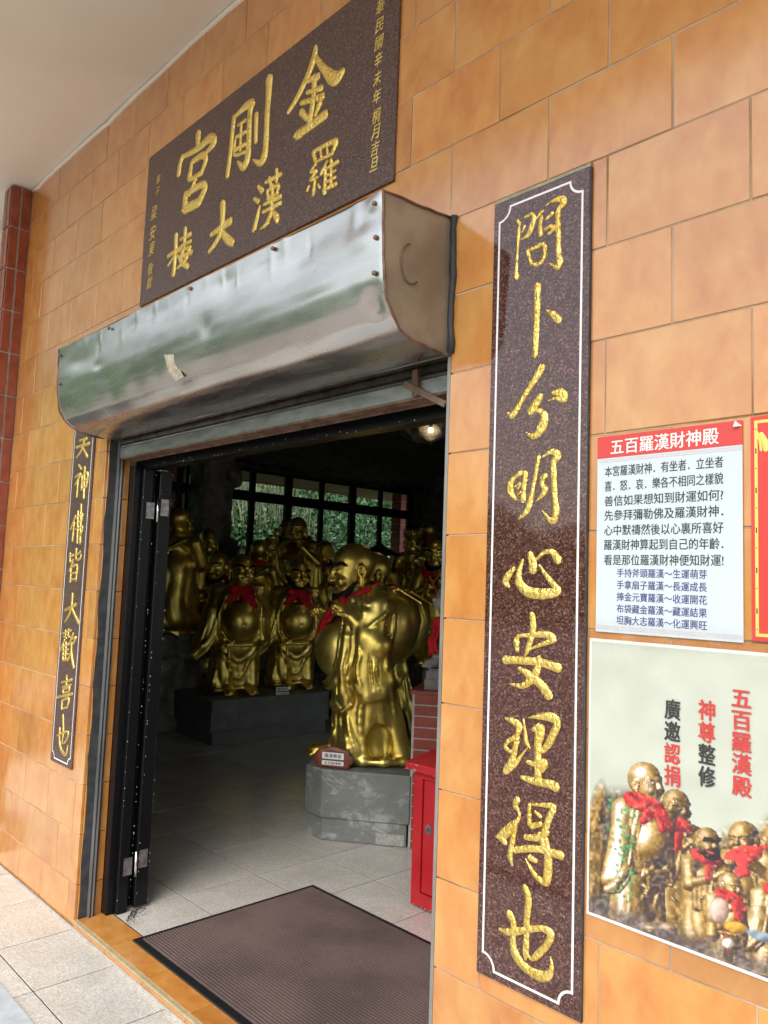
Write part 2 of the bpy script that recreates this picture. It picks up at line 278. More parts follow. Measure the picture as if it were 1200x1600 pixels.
INK_LEFT = {"q":[[-36101,20937,132,-35319,20957,157],[-36440,20652,148,-34976,20690,170],[-35585,20902,144,-35769,20500,145,-36352,20153,89],[-35650,20540,116,-35124,20102,199]],
 "r":[[-35973,19759,146,-35684,19567,145],[-36318,19226,118,-35695,19337,145,-36282,18875,89],[-35965,19127,146,-35997,18289,147],[-35519,19199,130,-35490,18593,130],[-35527,19241,101,-34917,19319,156,-34959,18694,128],[-35523,18928,101,-34964,19013,114],[-35496,18625,101,-34963,18714,114],[-35290,19618,143,-35169,18181,129]],
 "s":[[-35967,17389,132,-36428,16776,104],[-36066,17080,132,-36126,16258,147],[-35847,17291,102,-35191,17442,143,-35235,17115,115],[-35804,17051,102,-35238,17136,100],[-35806,16771,102,-35092,16865,114,-35203,16500,115],[-35695,17586,131,-35543,16147,130],[-35393,17883,144,-35210,16113,129]],
 "t":[[-36252,15657,133,-36208,15273,133,-35865,15378,88],[-36220,15480,89,-35876,15584,117],[-35592,15850,145,-35567,15419,130,-35115,15420,128,-35026,15623,71],[-35545,15583,101,-35118,15725,129],[-35873,15275,117,-36237,14858,103],[-36056,15005,132,-36018,14367,132],[-36056,15005,103,-35386,15114,144,-35390,14423,129],[-36032,14727,88,-35455,14787,101],[-36031,14439,88,-35405,14504,115]],
 "u":[[-36427,13036,132,-35202,13358,170],[-35682,13784,202,-35689,13255,173,-35921,12837,145,-36329,12508,73],[-35680,13205,144,-35183,12827,184,-34815,12569,210]],
 "v":[[-36491,11964,103,-35520,12174,114],[-36155,12131,102,-36114,11909,101],[-35808,12215,101,-35790,11973,100],[-36311,11844,102,-35988,11787,101],[-35910,11924,101,-35592,11867,100],[-36180,11701,116,-36635,11174,102],[-36298,11488,131,-36215,10764,130],[-36279,11388,102,-35685,11538,114],[-36242,11188,101,-35692,11296,100],[-36205,10988,101,-35658,11108,99],[-36215,10764,101,-35547,10918,113],[-35979,11595,101,-35912,10813,100],[-35270,12051,127,-35588,11566,100],[-35375,11793,99,-34947,11915,126,-35214,11596,98],[-35343,11615,127,-35388,11162,127,-35703,10793,71],[-35349,11365,113,-35171,10933,140,-34959,10588,166]],
 "w":[[-36188,9777,114,-35058,10025,124],[-35656,10118,127,-35627,9682,112],[-36049,9592,99,-35116,9792,110],[-35980,9500,113,-35900,9350,99],[-35980,9500,85,-35267,9656,125,-35334,9470,97],[-35898,9340,85,-35311,9483,83],[-36581,9063,129,-34877,9438,137],[-35990,8999,127,-35946,8625,126],[-35990,8999,99,-35256,9184,138,-35332,8770,124],[-35946,8625,98,-35334,8779,110]],
 "x":[[-35771,8382,139,-35587,7669,123,-35644,7148,82],[-36016,7749,125,-35923,7120,138,-35609,6820,176,-35117,6771,160,-35016,7177,40],[-36264,7401,98,-35120,7743,122,-35137,7429,121,-35446,7182,81]]}


# ================================================================== SETTING
YW = 1.45            # outer face of the tiled wall
ground, = [tag(mk('ground', [(-300,-300,-.17),(300,-300,-.17),(300,300,-.17),(-300,300,-.17)], [(0,1,2,3)],
      simple('pinkish grey paving beyond the porch', (.30,.25,.22),(.40,.34,.31), .6, .8)), kind='structure')]
porch = box('porch_floor', (-12,-.55,-.16), (6,1.46,-.0016), M['joint']); porch['kind']='structure'
tile_cache = {}
def tile_mesh(key, dx, dy, dz, bev):
    k = (key, round(dx,4), round(dy,4), round(dz,4))
    if k not in tile_cache:
        v,f = bxv((-dx/2,-dy/2,-dz/2),(dx/2,dy/2,dz/2),bev)
        me = bpy.data.meshes.new(key); me.from_pydata(v,[],f); me.update(); tile_cache[k]=me
    return tile_cache[k]
# porch floor tiles (0.40 m module, cut row along the wall)
xs = [-12+.0]; xj = [-2.92+.397*k for k in range(-9,12)]
yj = [-.46,-.06,.34,.74,1.142,1.447]
for i in range(len(xj)-1):
    for j in range(len(yj)-1):
        dx,dy = xj[i+1]-xj[i]-.0045, yj[j+1]-yj[j]-.0045
        link('floor_tile', tile_mesh('porch tile',dx,dy,.012,.0012), M['floor_out'], porch,
             ((xj[i]+xj[i+1])/2,(yj[j]+yj[j+1])/2,-.006+rnd.uniform(-.0006,.0006)))
# indoor floor
infl = box('indoor_floor', (-10.0,1.60,-.15), (2.0,10.4,.0286), M['joint']); infl['kind']='structure'
xj = [-3.28+.4075*k for k in range(-11,10)]; yj = [1.603,1.922]+[1.922+.411*k for k in range(1,12)]
for i in range(len(xj)-1):
    for j in range(len(yj)-1):
        if xj[i] < -6.6 and yj[j] > 5: continue
        dx,dy = xj[i+1]-xj[i]-.0045, yj[j+1]-yj[j]-.0045
        link('floor_tile', tile_mesh('indoor tile',dx,dy,.010,.001), M['floor_in'], infl,
             ((xj[i]+xj[i+1])/2,(yj[j]+yj[j+1])/2,.025+rnd.uniform(-.0004,.0004)))

# ---------------------------------------------------------------- tiled front wall
XL, XR0, XR1, ZT = -3.332, -1.305, 1.55, 3.66     # left jamb, right jamb, right end, ceiling
wall = empty('tiled_wall', (-2.3,1.5,0)); tag(wall, 'orange glazed tile wall around the roller shutter doorway', 'wall')
wb = MB()
wb.box((-4.57,YW+.0022,-.1),(XL-.009,1.60,ZT+.3)).box((XR0+.009,YW+.0022,-.1),(XR1,1.60,ZT+.3)).box((XL-.009,YW+.0022,2.088),(XR0+.009,1.60,ZT+.3))
def pw(o, p): # parent keeping world placement
    o.parent = p; o.matrix_parent_inverse = Matrix.Translation(p.location).inverted() if not p.rotation_euler[2] else (Matrix.LocRotScale(p.location,p.rotation_euler,p.scale)).inverted(); return o
pw(wb.build('wall_core', M['grout']), wall)
G = .003
zj = [1.8117+.2055*k for k in range(-9,10)]; zj = [0.002]+[z for z in zj if z>.1 and z<ZT-.02]+[ZT-.004]
covered = [(-1.166,-.902,.622,2.412),(-3.685,-3.45,.622,2.40),(-3.078,-1.536,2.615,3.275),(-3.27,-1.33,2.1,2.40)]
def wtile(x0,x1,z0,z1):
    for a,b,c,d in covered:
        if x0>a+.001 and x1<b-.001 and z0>c+.001 and z1<d-.001: return
    if x1-x0 < .012: return
    o = link('tile', tile_mesh('wall tile',x1-x0-G,.012,z1-z0-G,.0014), M['tile'], None, ((x0+x1)/2,YW+.006+rnd.uniform(-.0007,.0007),(z0+z1)/2))
    o.rotation_euler = (rnd.uniform(-.0035,.0035),0,rnd.uniform(-.0035,.0035)); pw(o, wall)
for r in range(len(zj)-1):
    z0,z1 = zj[r],zj[r+1]
    k = round((z0-1.8117)/.2055) if r else round((z1-1.8117)/.2055)-1
    par = k%2
    right = [-.560-.3026*n if par==0 else -.715-.3026*n for n in range(-8,4)]
    right = [x for x in right if x>-1.5]
    left = [(-1.474 if par==0 else -1.622)-.2975*n for n in range(0,12)]
    seams = sorted(set(round(x,4) for x in right+left))
    seams = [x for i,x in enumerate(seams) if i==0 or x-seams[i-1]>.02]
    pts = [-4.568]+[x for x in seams if -4.55<x<XR1-.02]+[XR1]
    for a,b in zip(pts[:-1],pts[1:]):
        zc=(z0+z1)/2
        if zc < 2.09:        # doorway rows: clip to the jambs
            if b>XL and a<XL: b=XL
            elif a>=XL and b<=XR0: continue
            elif a<XR0 and b>XR0: a=XR0
            if a>=XL-.001 and b<=XR0+.001: continue
        if z0<2.09<z1 and a<XR0 and b>XL:
            for p_,q_,zz in ((a,min(b,XL),z0),(max(a,XL),min(b,XR0),2.088),(max(a,XR0),b,z0)):
                if q_-p_>.02: wtile(p_,q_,zz,z1)
            continue
        # the right strip between the door and the panel has no vertical seam
        wtile(a,b,z0,z1)
# jamb reveal tiles, left side (two widths, the guide rail runs between them)
for r in range(len(zj)-1):
    if zj[r]>2.05: break
    z0,z1=zj[r],min(zj[r+1],2.09)
    for y0,y1 in ((YW+.013,1.470),(1.534,1.566)):
        o=link('jamb_tile', tile_mesh('jamb tile',.010,y1-y0,z1-z0-G,.0012), M['tile'], None, (XL-.004,(y0+y1)/2,(z0+z1)/2)); pw(o,wall)
        if y0<1.5:
            o=link('jamb_tile', tile_mesh('jamb tile',.010,.13,z1-z0-G,.0012), M['tile'], None, (XR0+.004,1.53,(z0+z1)/2)); pw(o,wall)
# threshold
thr = empty('door_threshold',(-2.3,1.52,0)); tag(thr,'orange tiled threshold step under the roller shutter doorway','threshold')
pw(box('step_core',(XL,YW+.004,-.1),(XR0,1.602,.018),M['grout']),thr)
x=XL+.002; step=[-3.017,-2.71,-2.40,-2.10,-1.80,-1.50,XR0]
for xe in step:
    o=link('tile', tile_mesh('sill tile',xe-x-G,1.600-YW-.014,.011,.0012), M['tile'], None, ((x+xe)/2,(1.600+YW+.014)/2,.0235)); pw(o,thr)
    o=link('tile', tile_mesh('riser tile',xe-x-G,.008,.016,.001), M['tile'], None, ((x+xe)/2,YW-.001,.009)); pw(o,thr)
    x=xe
pw(MB().box((XL,YW-.004,.019),(XR0,YW+.004,.029)).box((XL,YW+.0075,.024),(XR0,YW+.0115,.031)).build('edge_trim', simple('pale yellow plastic trim',(.36,.29,.16),(.46,.37,.22),30,.5)),thr)
pw(box('cement_bead',(XL-1.2,YW-.012,0.0005),(XR0,YW-.006,.006),M['brick_joint']),thr)

# porch ceiling, building mass, indoor shell
ceil = box('porch_ceiling', (-14,-.13,ZT+.002), (6,YW+.009,ZT+.25), M['plaster']); ceil['kind']='structure'
# wavy paint bead where ceiling meets tiles
bead = MB(); px=-4.55; pts=[]
while px<1.5: pts.append((px,YW-.001,ZT-.005-.010*abs(math.sin(px*2.3)*math.sin(px*5.1+1))-abs(rnd.gauss(0,.005)))); px+=.09
bead.tube(pts,.011,6); tag(bead.build('paint_bead',M['plaster'],None,True),kind='structure').parent=ceil
shell = MB()
shell.box((-10.2,1.602,-.15),(XL-.20,1.72,3.6)).box((-10.2,1.602,3.3),(2.2,10.6,3.6)).box((XR0+.12,1.602,.0),(2.2,1.72,3.3)).box((2.0,1.72,-.15),(2.2,10.5,.5)).box((2.0,1.72,3.1),(2.2,10.5,3.3)).box((2.0,1.72,.5),(2.2,2.6,3.1)).box((2.0,8.6,.5),(2.2,10.5,3.1))
shell.box((-10.2,10.42,-.15),(2.2,10.6,3.3)).box((XL-.20,1.602,2.0),(XR0+.12,1.72,3.3))
shell.box((-10.2,1.72,-.15),(-10.0,10.42,1.15)).box((-10.2,1.72,3.14),(-10.0,10.42,3.3)).box((-10.2,1.72,1.15),(-10.0,2.0,3.14))
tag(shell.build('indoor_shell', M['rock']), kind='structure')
wl = MB().box((-14,1.452,-.16),(-4.69,1.60,ZT+.25)); wh=wl.build('white_wall', M['white_plaster']); tag(wh,'white plaster wall beyond the red tiled pillar','wall')
bm2 = MB().box((-10.2,1.46,ZT+.25),(2.2,10.6,4.6)).box((-14,-.13,ZT+.251),(6,1.459,4.3)); tag(bm2.build('upper_storey', M['white_plaster']),'white upper storey above the porch','building')
# sculpted rock ceiling indoors: rough underside
nx,ny=46,40; V=[];F=[]
for j in range(ny+1):
    for i in range(nx+1):
        X=-10+12*i/nx; Y=1.75+8.6*j/ny
        V.append((X,Y,3.29-.10*abs(math.sin(X*1.7+math.sin(Y*2.1)*1.3)*math.cos(Y*1.5+.6*math.sin(X*2.3)))-rnd.uniform(0,.07)))
for j in range(ny):
    for i in range(nx): a=j*(nx+1)+i; F.append((a,a+nx+1,a+nx+2,a+1))
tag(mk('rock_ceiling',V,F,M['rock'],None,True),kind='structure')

# ---------------------------------------------------------------- red tiled pillar at the left end
pil = empty('tiled_pillar',(-4.62,1.40,0)); tag(pil,'slim pillar of upright dark red tiles at the far left end','pillar')
pw(box('pillar_core',(-4.685,1.346,0),(-4.576,1.455,ZT-.005),M['brick_joint']),pil)
z=ZT-.01; k=0
while z>.14:
    z0=z-.232
    for y0,y1 in ((1.346,1.389),(1.400,1.447)):
        o=link('tile',tile_mesh('red tile',.008,y1-y0,.232,.001),M['brick_tile'],None,(-4.572,(y0+y1)/2,z-.116)); pw(o,pil)
    for x0,x1 in ((-4.628,-4.578),(-4.685,-4.638)):
        o=link('tile',tile_mesh('red tile f',x1-x0,.008,.232,.001),M['brick_tile'],None,((x0+x1)/2,1.342,z-.116)); pw(o,pil)
    z-=.2415
tag(MB().prism([(-4.42,1.447),(-4.42,1.30),(-4.50,1.22),(-4.85,1.22),(-4.85,1.447)],0.0,.11).build('stone_plinth',simple('mottled grey stone',(.16,.15,.14),(.30,.28,.26),40,.6)),'low mottled grey stone block at the foot of the far left wall','plinth')

# ---------------------------------------------------------------- doormats
dm = empty('brown_doormat',(-2.1,2.0,.03)); tag(dm,'brown ribbed rubber mat with black border lying in the doorway','doormat')
mm,t,p = mat('brown ribbed mat', .85, 0, (.10,.06,.055), .25)
v=coords(t); wv=nd(t,'TexWave'); wv.bands_direction='Y'; wv.inputs['Scale'].default_value=22.7; wv.inputs['Distortion'].default_value=.6; t.links.new(v,wv.inputs['Vector'])
wx=nd(t,'TexWave'); wx.bands_direction='X'; wx.inputs['Scale'].default_value=75; wx.inputs['Distortion'].default_value=1; t.links.new(v,wx.inputs['Vector'])
c=ramp(t,wv.outputs['Fac'],[(.2,(.052,.032,.030)),(.8,(.115,.076,.070))]); c=mixc(t,.35,c,ramp(t,wx.outputs['Fac'],[(.2,(.04,.026,.024)),(.8,(.13,.09,.082))]))
dust=ramp(t,noise(t,v,260,3,.8),[(.64,(0,0,0)),(.69,(.7,.7,.7))]); c=mixc(t,dust,c,(.42,.36,.32))
big=ramp(t,noise(t,v,3,5),[(.35,(.78,.78,.78)),(.65,(1.2,1.18,1.16))]); c=mixc(t,1.0,c,big,'MULTIPLY')
t.links.new(c,p.inputs['Base Color']); bump(t,p,wv.outputs['Fac'],.6,.004)
pw(box('mat_border',(-3.0,1.548,.0305),(-1.2,2.462,.037),plain('black rubber',(.008,.008,.009),.5),None,.002),dm)
nb=62; V=[];F=[]      # ribbed carpet field: real ribs
for i in range(nb*2+1):
    y=1.578+(2.436-1.578)*i/(nb*2); zz=.0435 if i%2 else .0385
    V+=[(-2.972,y,zz),(-1.225,y,zz)]
for i in range(nb*2): F.append((2*i,2*i+1,2*i+3,2*i+2))
pw(mk('ribbed_field',V,F,mm),dm)
gm=empty('grey_doormat',(-2.9,.8,0)); tag(gm,'light grey ribbed plastic mat at the lower left on the porch floor','doormat')
V=[];F=[]; n=120
for i in range(n*2+1):
    x=-3.95+2.2*i/(n*2); zz=.011 if i%2 else .006
    V+=[(x,.2,zz),(x,1.066,zz)]
for i in range(n*2): F.append((2*i,2*i+2,2*i+3,2*i+1))
gmat=simple('pale grey plastic',(.38,.41,.44),(.47,.50,.53),20,.5)
pw(mk('ribs',V,F,gmat),gm); pw(box('mat_base',(-3.95,.2,.0005),(-1.75,1.066,.005),gmat),gm)

# ---------------------------------------------------------------- roller shutter
sh = empty('roller_shutter',(-2.3,1.40,2.05)); tag(sh,'dented half-round steel roller shutter housing over the doorway','roller shutter')
prof=[(1.448,2.428),(1.20,2.412),(1.203,2.36),(1.205,2.30),(1.207,2.25),(1.212,2.20),(1.224,2.155),(1.245,2.118),(1.275,2.092),(1.315,2.077),(1.37,2.069),(1.42,2.066),(1.446,2.066)]
# resample the outer profile finely, displace for dents
PP=[]
for (a,b) in zip(prof[1:-1],prof[2:]):
    n=max(2,int(math.hypot(b[0]-a[0],b[1]-a[1])/.012))
    for i in range(n): PP.append((a[0]+(b[0]-a[0])*i/n,a[1]+(b[1]-a[1])*i/n))
PP.append(prof[-1]); nX=260; HX0,HX1=-3.292,-1.313
dents=[(rnd.uniform(HX0,HX1),rnd.uniform(0,.34),rnd.uniform(.03,.11),rnd.uniform(.012,.045),rnd.uniform(-.004,.002)) for _ in range(46)]
dents+=[(HX0+.115*k+rnd.uniform(-.05,.05),rnd.uniform(.0,.06),rnd.uniform(.008,.02),rnd.uniform(.015,.05),rnd.choice([-1,1])*rnd.uniform(.001,.0028)) for k in range(17)]+[(-1.36,.27,.03,.03,-.012),(-1.34,.02,.03,.02,.008),(-1.38,.10,.05,.03,.005)]
V=[];F=[]
S=[0]
for a,b in zip(PP[:-1],PP[1:]): S.append(S[-1]+math.hypot(b[0]-a[0],b[1]-a[1]))
for i in range(nX+1):
    X=HX0+(HX1-HX0)*i/nX
    for j,(y,z) in enumerate(PP):
        a=PP[max(j-1,0)]; b=PP[min(j+1,len(PP)-1)]; ty,tz=b[0]-a[0],b[1]-a[1]; l=math.hypot(ty,tz); nyy,nzz=tz/l,-ty/l
        d=.0022*math.sin(X*5+S[j]*9)+.0009*math.sin(X*17+S[j]*5+1)
        for (dx,ds,wx_,ws_,am) in dents: d+=am*math.exp(-((X-dx)/wx_)**2-((S[j]-ds)/ws_)**2)
        if i in (0,nX): d=0
        V.append((X,y+nyy*d,z+nzz*d))
m_=len(PP)
for i in range(nX):
    for j in range(m_-1): F.append((i*m_+j,i*m_+j+1,(i+1)*m_+j+1,(i+1)*m_+j))
pw(mk('housing_sheet',V,F,M['steel'],None,True),sh)
pw(MB().add([(HX0,1.448,2.428),(HX1,1.448,2.428),(HX1,1.2,2.4125),(HX0,1.2,2.4125)],[(0,1,2,3)]).build('housing_top',M['steel_end']),sh)
for X,s in ((HX1,1),(HX0,-1)):
    pl=[(X+s*.002,y,z) for y,z in prof]; n=len(pl); pl2=[(X-s*.002,y,z) for y,z in prof]
    pw(mk('end_plate',pl+pl2,[tuple(range(n)),tuple(range(n,2*n))[::-1]]+[(i,i+n,(i+1)%n+n,(i+1)%n) for i in range(n)],M['steel_end']),sh)
    # rolled rim of the end plate, slightly torn
    rim=MB(); q=[]
    for (a,b) in zip(prof[:-1],prof[1:]):
        k=max(1,int(math.hypot(b[0]-a[0],b[1]-a[1])/.03))
        for i in range(k): q.append((X+s*.004+rnd.gauss(0,.0012),a[0]+(b[0]-a[0])*i/k+rnd.gauss(0,.0015),a[1]+(b[1]-a[1])*i/k+rnd.gauss(0,.0015)))
    rim.tube(q,.0035,5); pw(rim.build('rim',M['rust'],None,True),sh)
bolt=MB().tube([(0,0,0),(0,-.006,0),(0,-.009,0)],[.0062,.0062,.003],7)
bme=bpy.data.meshes.new('bolt'); bme.from_pydata(bolt.v,[],bolt.f); bme.update(); bme.materials.append(M['rust'])
for X,Z,Y in [(-1.335,2.385,1.199),(-1.33,2.30,1.203),(-1.335,2.215,1.207),(-3.27,2.38,1.199),(-3.268,2.26,1.205),(-2.2,2.396,1.199),(-2.8,2.396,1.199),(-1.75,2.396,1.199)]:
    o=link('bolt',bme,None,None,(X,Y,Z)); pw(o,sh)
# peeling sticker remnant
pw(mk('paint_patch',[(-2.37,1.2065,2.215),(-2.31,1.2095,2.205),(-2.30,1.224,2.165),(-2.28,1.2360,2.130),(-2.335,1.2360,2.125),(-2.36,1.222,2.16)],[(0,5,4,3,2,1)],simple('peeled cream sticker',(.50,.47,.38),(.30,.26,.16),60,.7)),sh)
# wire hook on the right end plate
hk=[(HX1+.006,1.30+.035*math.cos(a),2.26+.05*math.sin(a)) for a in [PI*(.55+.09*k) for k in range(14)]]
pw(MB().tube(hk,.002,5).build('wire_hook',M['rust'],None,True),sh)
# foam sealant between plate and wall
pw(MB().tube([(HX1+.012+rnd.gauss(0,.002),1.444,2.43-.36*k/14+rnd.gauss(0,.003)) for k in range(15)],[.007+rnd.random()*.004 for _ in range(15)],6).build('sealant',M['seal'],None,True),sh)
# curtain: slats and bottom bar
def slat(zt,zb,y0,name,m):
    mb=MB(); P=[(y0,zt),(y0-.006,zt-.25*(zt-zb)),(y0-.008,(zt+zb)/2),(y0-.005,zb+.2*(zt-zb)),(y0,zb)]
    Pb=[(y+.004,z) for y,z in P][::-1]; Q=P+Pb; n=len(Q)
    V=[(XL+.03,y,z) for y,z in Q]+[(XR0-.03,y,z) for y,z in Q]
    mb.add(V,[(i,i+n,(i+1)%n+n,(i+1)%n) for i in range(n)]+[tuple(range(n))[::-1],tuple(range(n,2*n))]); pw(mb.build(name,m,None,True),sh)
slat(2.110,2.080,1.512,'slat',M['galv_dark']); slat(2.079,2.052,1.513,'slat',M['galv_dark']); slat(2.051,2.036,1.512,'slat',M['galv'])
pw(MB().box((XL+.03,1.500,1.992),(XR0-.03,1.512,2.035)).build('bottom_bar',M['galv']),sh)
pw(MB().box((XL+.04,1.502,1.986),(XR0-.03,1.552,1.9915)).box((XL+.04,1.548,1.978),(XR0-.03,1.553,1.9855)).build('angle_iron',M['rust']),sh)
sh_br=pw(MB().box((-.075,-.004,0),(.075,.004,.018),.001).build('handle_bracket',M['rust']),sh)
hb=sh_br; hb.location=(-1.437,1.492,1.985); hb.rotation_euler=(0,R(28),R(12))
pw(MB().box((-1.478,1.488,1.992),(-1.458,1.498,2.066)).build('handle_stem',M['rust']),sh)
# guide rails
gr=MB().box((XL+.0005,1.502,0.03),(XL+.022,1.506,2.07)).box((XL+.0005,1.514,.03),(XL+.020,1.5215,2.07)).box((XL+.0005,1.506,.03),(XL+.004,1.514,2.07))
pw(gr.build('guide_rail',M['rail']),sh)
V=[];F=[]
for i in range(41):
    z=.03+2.04*i/40; y=1.466+.003*math.sin(i*.9)+rnd.uniform(-.0025,.0025)
    V+=[(XL+.0022,y,z),(XL+.0035,1.5018,z)]
for i in range(40): F.append((2*i,2*i+1,2*i+3,2*i+2))
pw(mk('sealant_strip',V,F,M['seal']),sh)
pw(MB().box((XL+.0005,1.522,.03),(XL+.012,1.533,2.07)).build('rail_back',M['galv_dark']),sh)
pw(MB().box((XR0-.011,1.452,.03),(XR0-.0005,1.458,2.064)).box((XR0-.011,1.458,.03),(XR0-.008,1.50,2.064)).box((XR0-.004,1.458,.03),(XR0-.0005,1.462,2.064)).build('guide_rail',simple('weathered grey rail',(.17,.165,.15),(.34,.33,.31),9,.45,metal=.4,sc=(1,1,.3))),sh)

# ---------------------------------------------------------------- folding door (black)
fd=empty('folding_door',(-3.3,1.65,.03)); tag(fd,'black lacquered folding door folded back at the left jamb','door')
pw(MB().box((-3.52,1.602,.03),(-3.262,1.650,1.965),.003).box((XL-.003,1.567,.03),(-3.285,1.602,1.965),.002).build('door_post',M['black']),fd)
pw(MB().box((-3.50,1.684,.042),(-3.265,1.745,1.955),.003).box((-3.48,1.656,.042),(-3.30,1.680,1.955)).build('leaf_stile',M['black']),fd)
pw(MB().box((-3.98,1.700,.05),(-3.50,1.735,.30)).box((-3.98,1.700,1.80),(-3.50,1.735,1.95)).box((-3.98,1.695,.042),(-3.92,1.74,1.955)).build('leaf_rail',M['black']),fd)
gl=film_mat('door glass',(.96,.98,.97),1.3,0)
pw(box('glass',(-3.92,1.713,.30),(-3.50,1.718,1.80),gl),fd)
pw(MB().box((-3.52,1.602,1.953),(-1.30,1.66,2.0)).box((-3.52,1.67,1.972),(-1.30,1.72,2.0)).build('head_rail',M['black']),fd)
for z0 in (1.72,.175):
    e=MB().box((-3.262,1.622,z0+.012),(-3.2595,1.660,z0+.085)).box((-3.2645,1.692,z0+.03),(-3.262,1.732,z0+.105)).build('hinge',M['hinge']); pw(e,fd)
    pn=MB().tube([(-3.258,1.676,z0),(-3.258,1.676,z0+.105)],.0065,8).build('pin',M['hinge_pin'],None,True); pn.parent=e
gk=MB()
for k in range(420):
    x=-3.27+abs(rnd.gauss(0,.085)); y=1.604+abs(rnd.gauss(0,.035))+max(0,(-3.18-x))*.8; s_=rnd.uniform(.0006,.0030)*(1.2 if x<-3.18 else .7)
    gk.add([(x-s_,y-s_*.6,.0308+k*2e-6),(x+s_*1.3,y-s_*.4,.0308+k*2e-6),(x+s_,y+s_*.7,.0308+k*2e-6),(x-s_*.7,y+s_*.6,.0308+k*2e-6)],[(0,1,2,3)])
o=gk.build('door_grime',plain('black door grime',(.02,.016,.012),.8)); tag(o,'black grime crumbs on the floor at the foot of the folding door',None,None,'stuff')
# paint drips and pinholes along the edges: stray white flecks
fl=MB()
for k in range(130):
    a=rnd.random()
    if a<.75: y=rnd.choice([1.604,1.659,1.692,1.744])+rnd.gauss(0,.0012); z=rnd.uniform(.05,1.95); X=-3.2612 if y<1.67 else -3.2642; s=rnd.uniform(.0005,.0014); fl.box((X,y-s,z-s*1.6),(X+.0004,y+s,z+s*1.6))
    else: X=rnd.uniform(-3.2,-1.4); z=1.954+abs(rnd.gauss(0,.012)); s=rnd.uniform(.0005,.0013); fl.box((X-s,1.6014,z-s),(X+s,1.6018,z+s*2))
tag(pw(fl.build('paint_flecks',M['paper']),fd),kind='stuff')


# ================================================================== CARVED PANELS
def cr(P, n):
    out=[]
    for i in range(len(P)-1):
        p0=P[max(i-1,0)];p1=P[i];p2=P[i+1];p3=P[min(i+2,len(P)-1)]
        for k in range(n):
            t=k/n; out.append(tuple(.5*((2*p1[a])+(-p0[a]+p2[a])*t+(2*p0[a]-5*p1[a]+4*p2[a]-p3[a])*t*t+(-p0[a]+3*p1[a]-3*p2[a]+p3[a])*t**3) for a in range(3)))
    out.append(P[-1]); return out
def ink(strokes, Y, m, parent, hmax=.0035, name='character', jit=.03):
    mb=MB()
    for si,st in enumerate(strokes):
        P=[(st[i]*1e-4,st[i+1]*1e-4,max(st[i+2],12)*1e-4) for i in range(0,len(st),3)]
        Q=cr(P,5); r=P[0][2]*.5; dx,dz=Q[0][0]-Q[1][0],Q[0][1]-Q[1][1]; l=math.hypot(dx,dz) or 1; dx/=l; dz/=l
        head=[(P[0][0]+dx*r*c,P[0][1]+dz*r*c,P[0][2]*s) for c,s in ((.85,.25),(.6,.68),(.3,.92))]
        r=P[-1][2]*.5; ex,ez=Q[-1][0]-Q[-2][0],Q[-1][1]-Q[-2][1]; l=math.hypot(ex,ez) or 1; ex/=l; ez/=l
        tail=[(P[-1][0]+ex*r*c,P[-1][1]+ez*r*c,P[-1][2]*s) for c,s in ((.3,.92),(.6,.68),(.85,.25))]
        Q=head+Q+tail; V=[];F=[]
        for i,(x,z,w) in enumerate(Q):
            a=Q[max(i-1,0)];b=Q[min(i+1,len(Q)-1)]; tx,tz=b[0]-a[0],b[1]-a[1]; l=math.hypot(tx,tz) or 1; nx_,nz_=-tz/l,tx/l
            w=max(w,.0008)*(1+rnd.uniform(-jit,jit)); h=min(hmax,w*.32)+si*.00012
            for u,hh in ((-.5,-.0005),(-.46,h*.55),(-.2,h*.85),(.15,h),(.46,h*.55),(.5,-.0005)):
                V.append((x+nx_*w*u,Y-hh,z+nz_*w*u))
        for i in range(len(Q)-1):
            for j in range(5): F.append((i*6+j,i*6+j+1,(i+1)*6+j+1,(i+1)*6+j))
        F.append((0,1,2,3,4,5)); n=(len(Q)-1)*6; F.append((n+5,n+4,n+3,n+2,n+1,n))
        mb.add(V,F)
    o=mb.build(name,m,None,True); pw(o,parent); return o
def border(x0,x1,z0,z1,r,w,Y,m,parent):
    arcs=[]
    for (cx,cz,a0,a1) in ((x1,z1,180,270),(x1,z0,90,180),(x0,z0,0,90),(x0,z1,270,360)):
        arcs.append([(cx+r*math.cos(R(a0+(a1-a0)*k/8)),cz+r*math.sin(R(a0+(a1-a0)*k/8))) for k in range(9)])
    P=arcs[0]+arcs[1]+arcs[2]+arcs[3]; n=len(P); V=[];F=[]
    for i,(x,z) in enumerate(P):
        a=P[i-1];b=P[(i+1)%n]; d0=Vector((x-a[0],z-a[1])).normalized(); d1=Vector((b[0]-x,b[1]-z)).normalized(); t_=(d0+d1).normalized(); nn=Vector((-t_.y,t_.x))
        k=w/2/max(.5,nn.dot(Vector((-d0.y,d0.x))))
        V+=[(x+nn.x*k,Y,z+nn.y*k),(x-nn.x*k,Y,z-nn.y*k)]
    for i in range(n): j=(i+1)%n; F.append((2*i,2*i+1,2*j+1,2*j))
    o=mk('border_line',V,F,m); pw(o,parent)
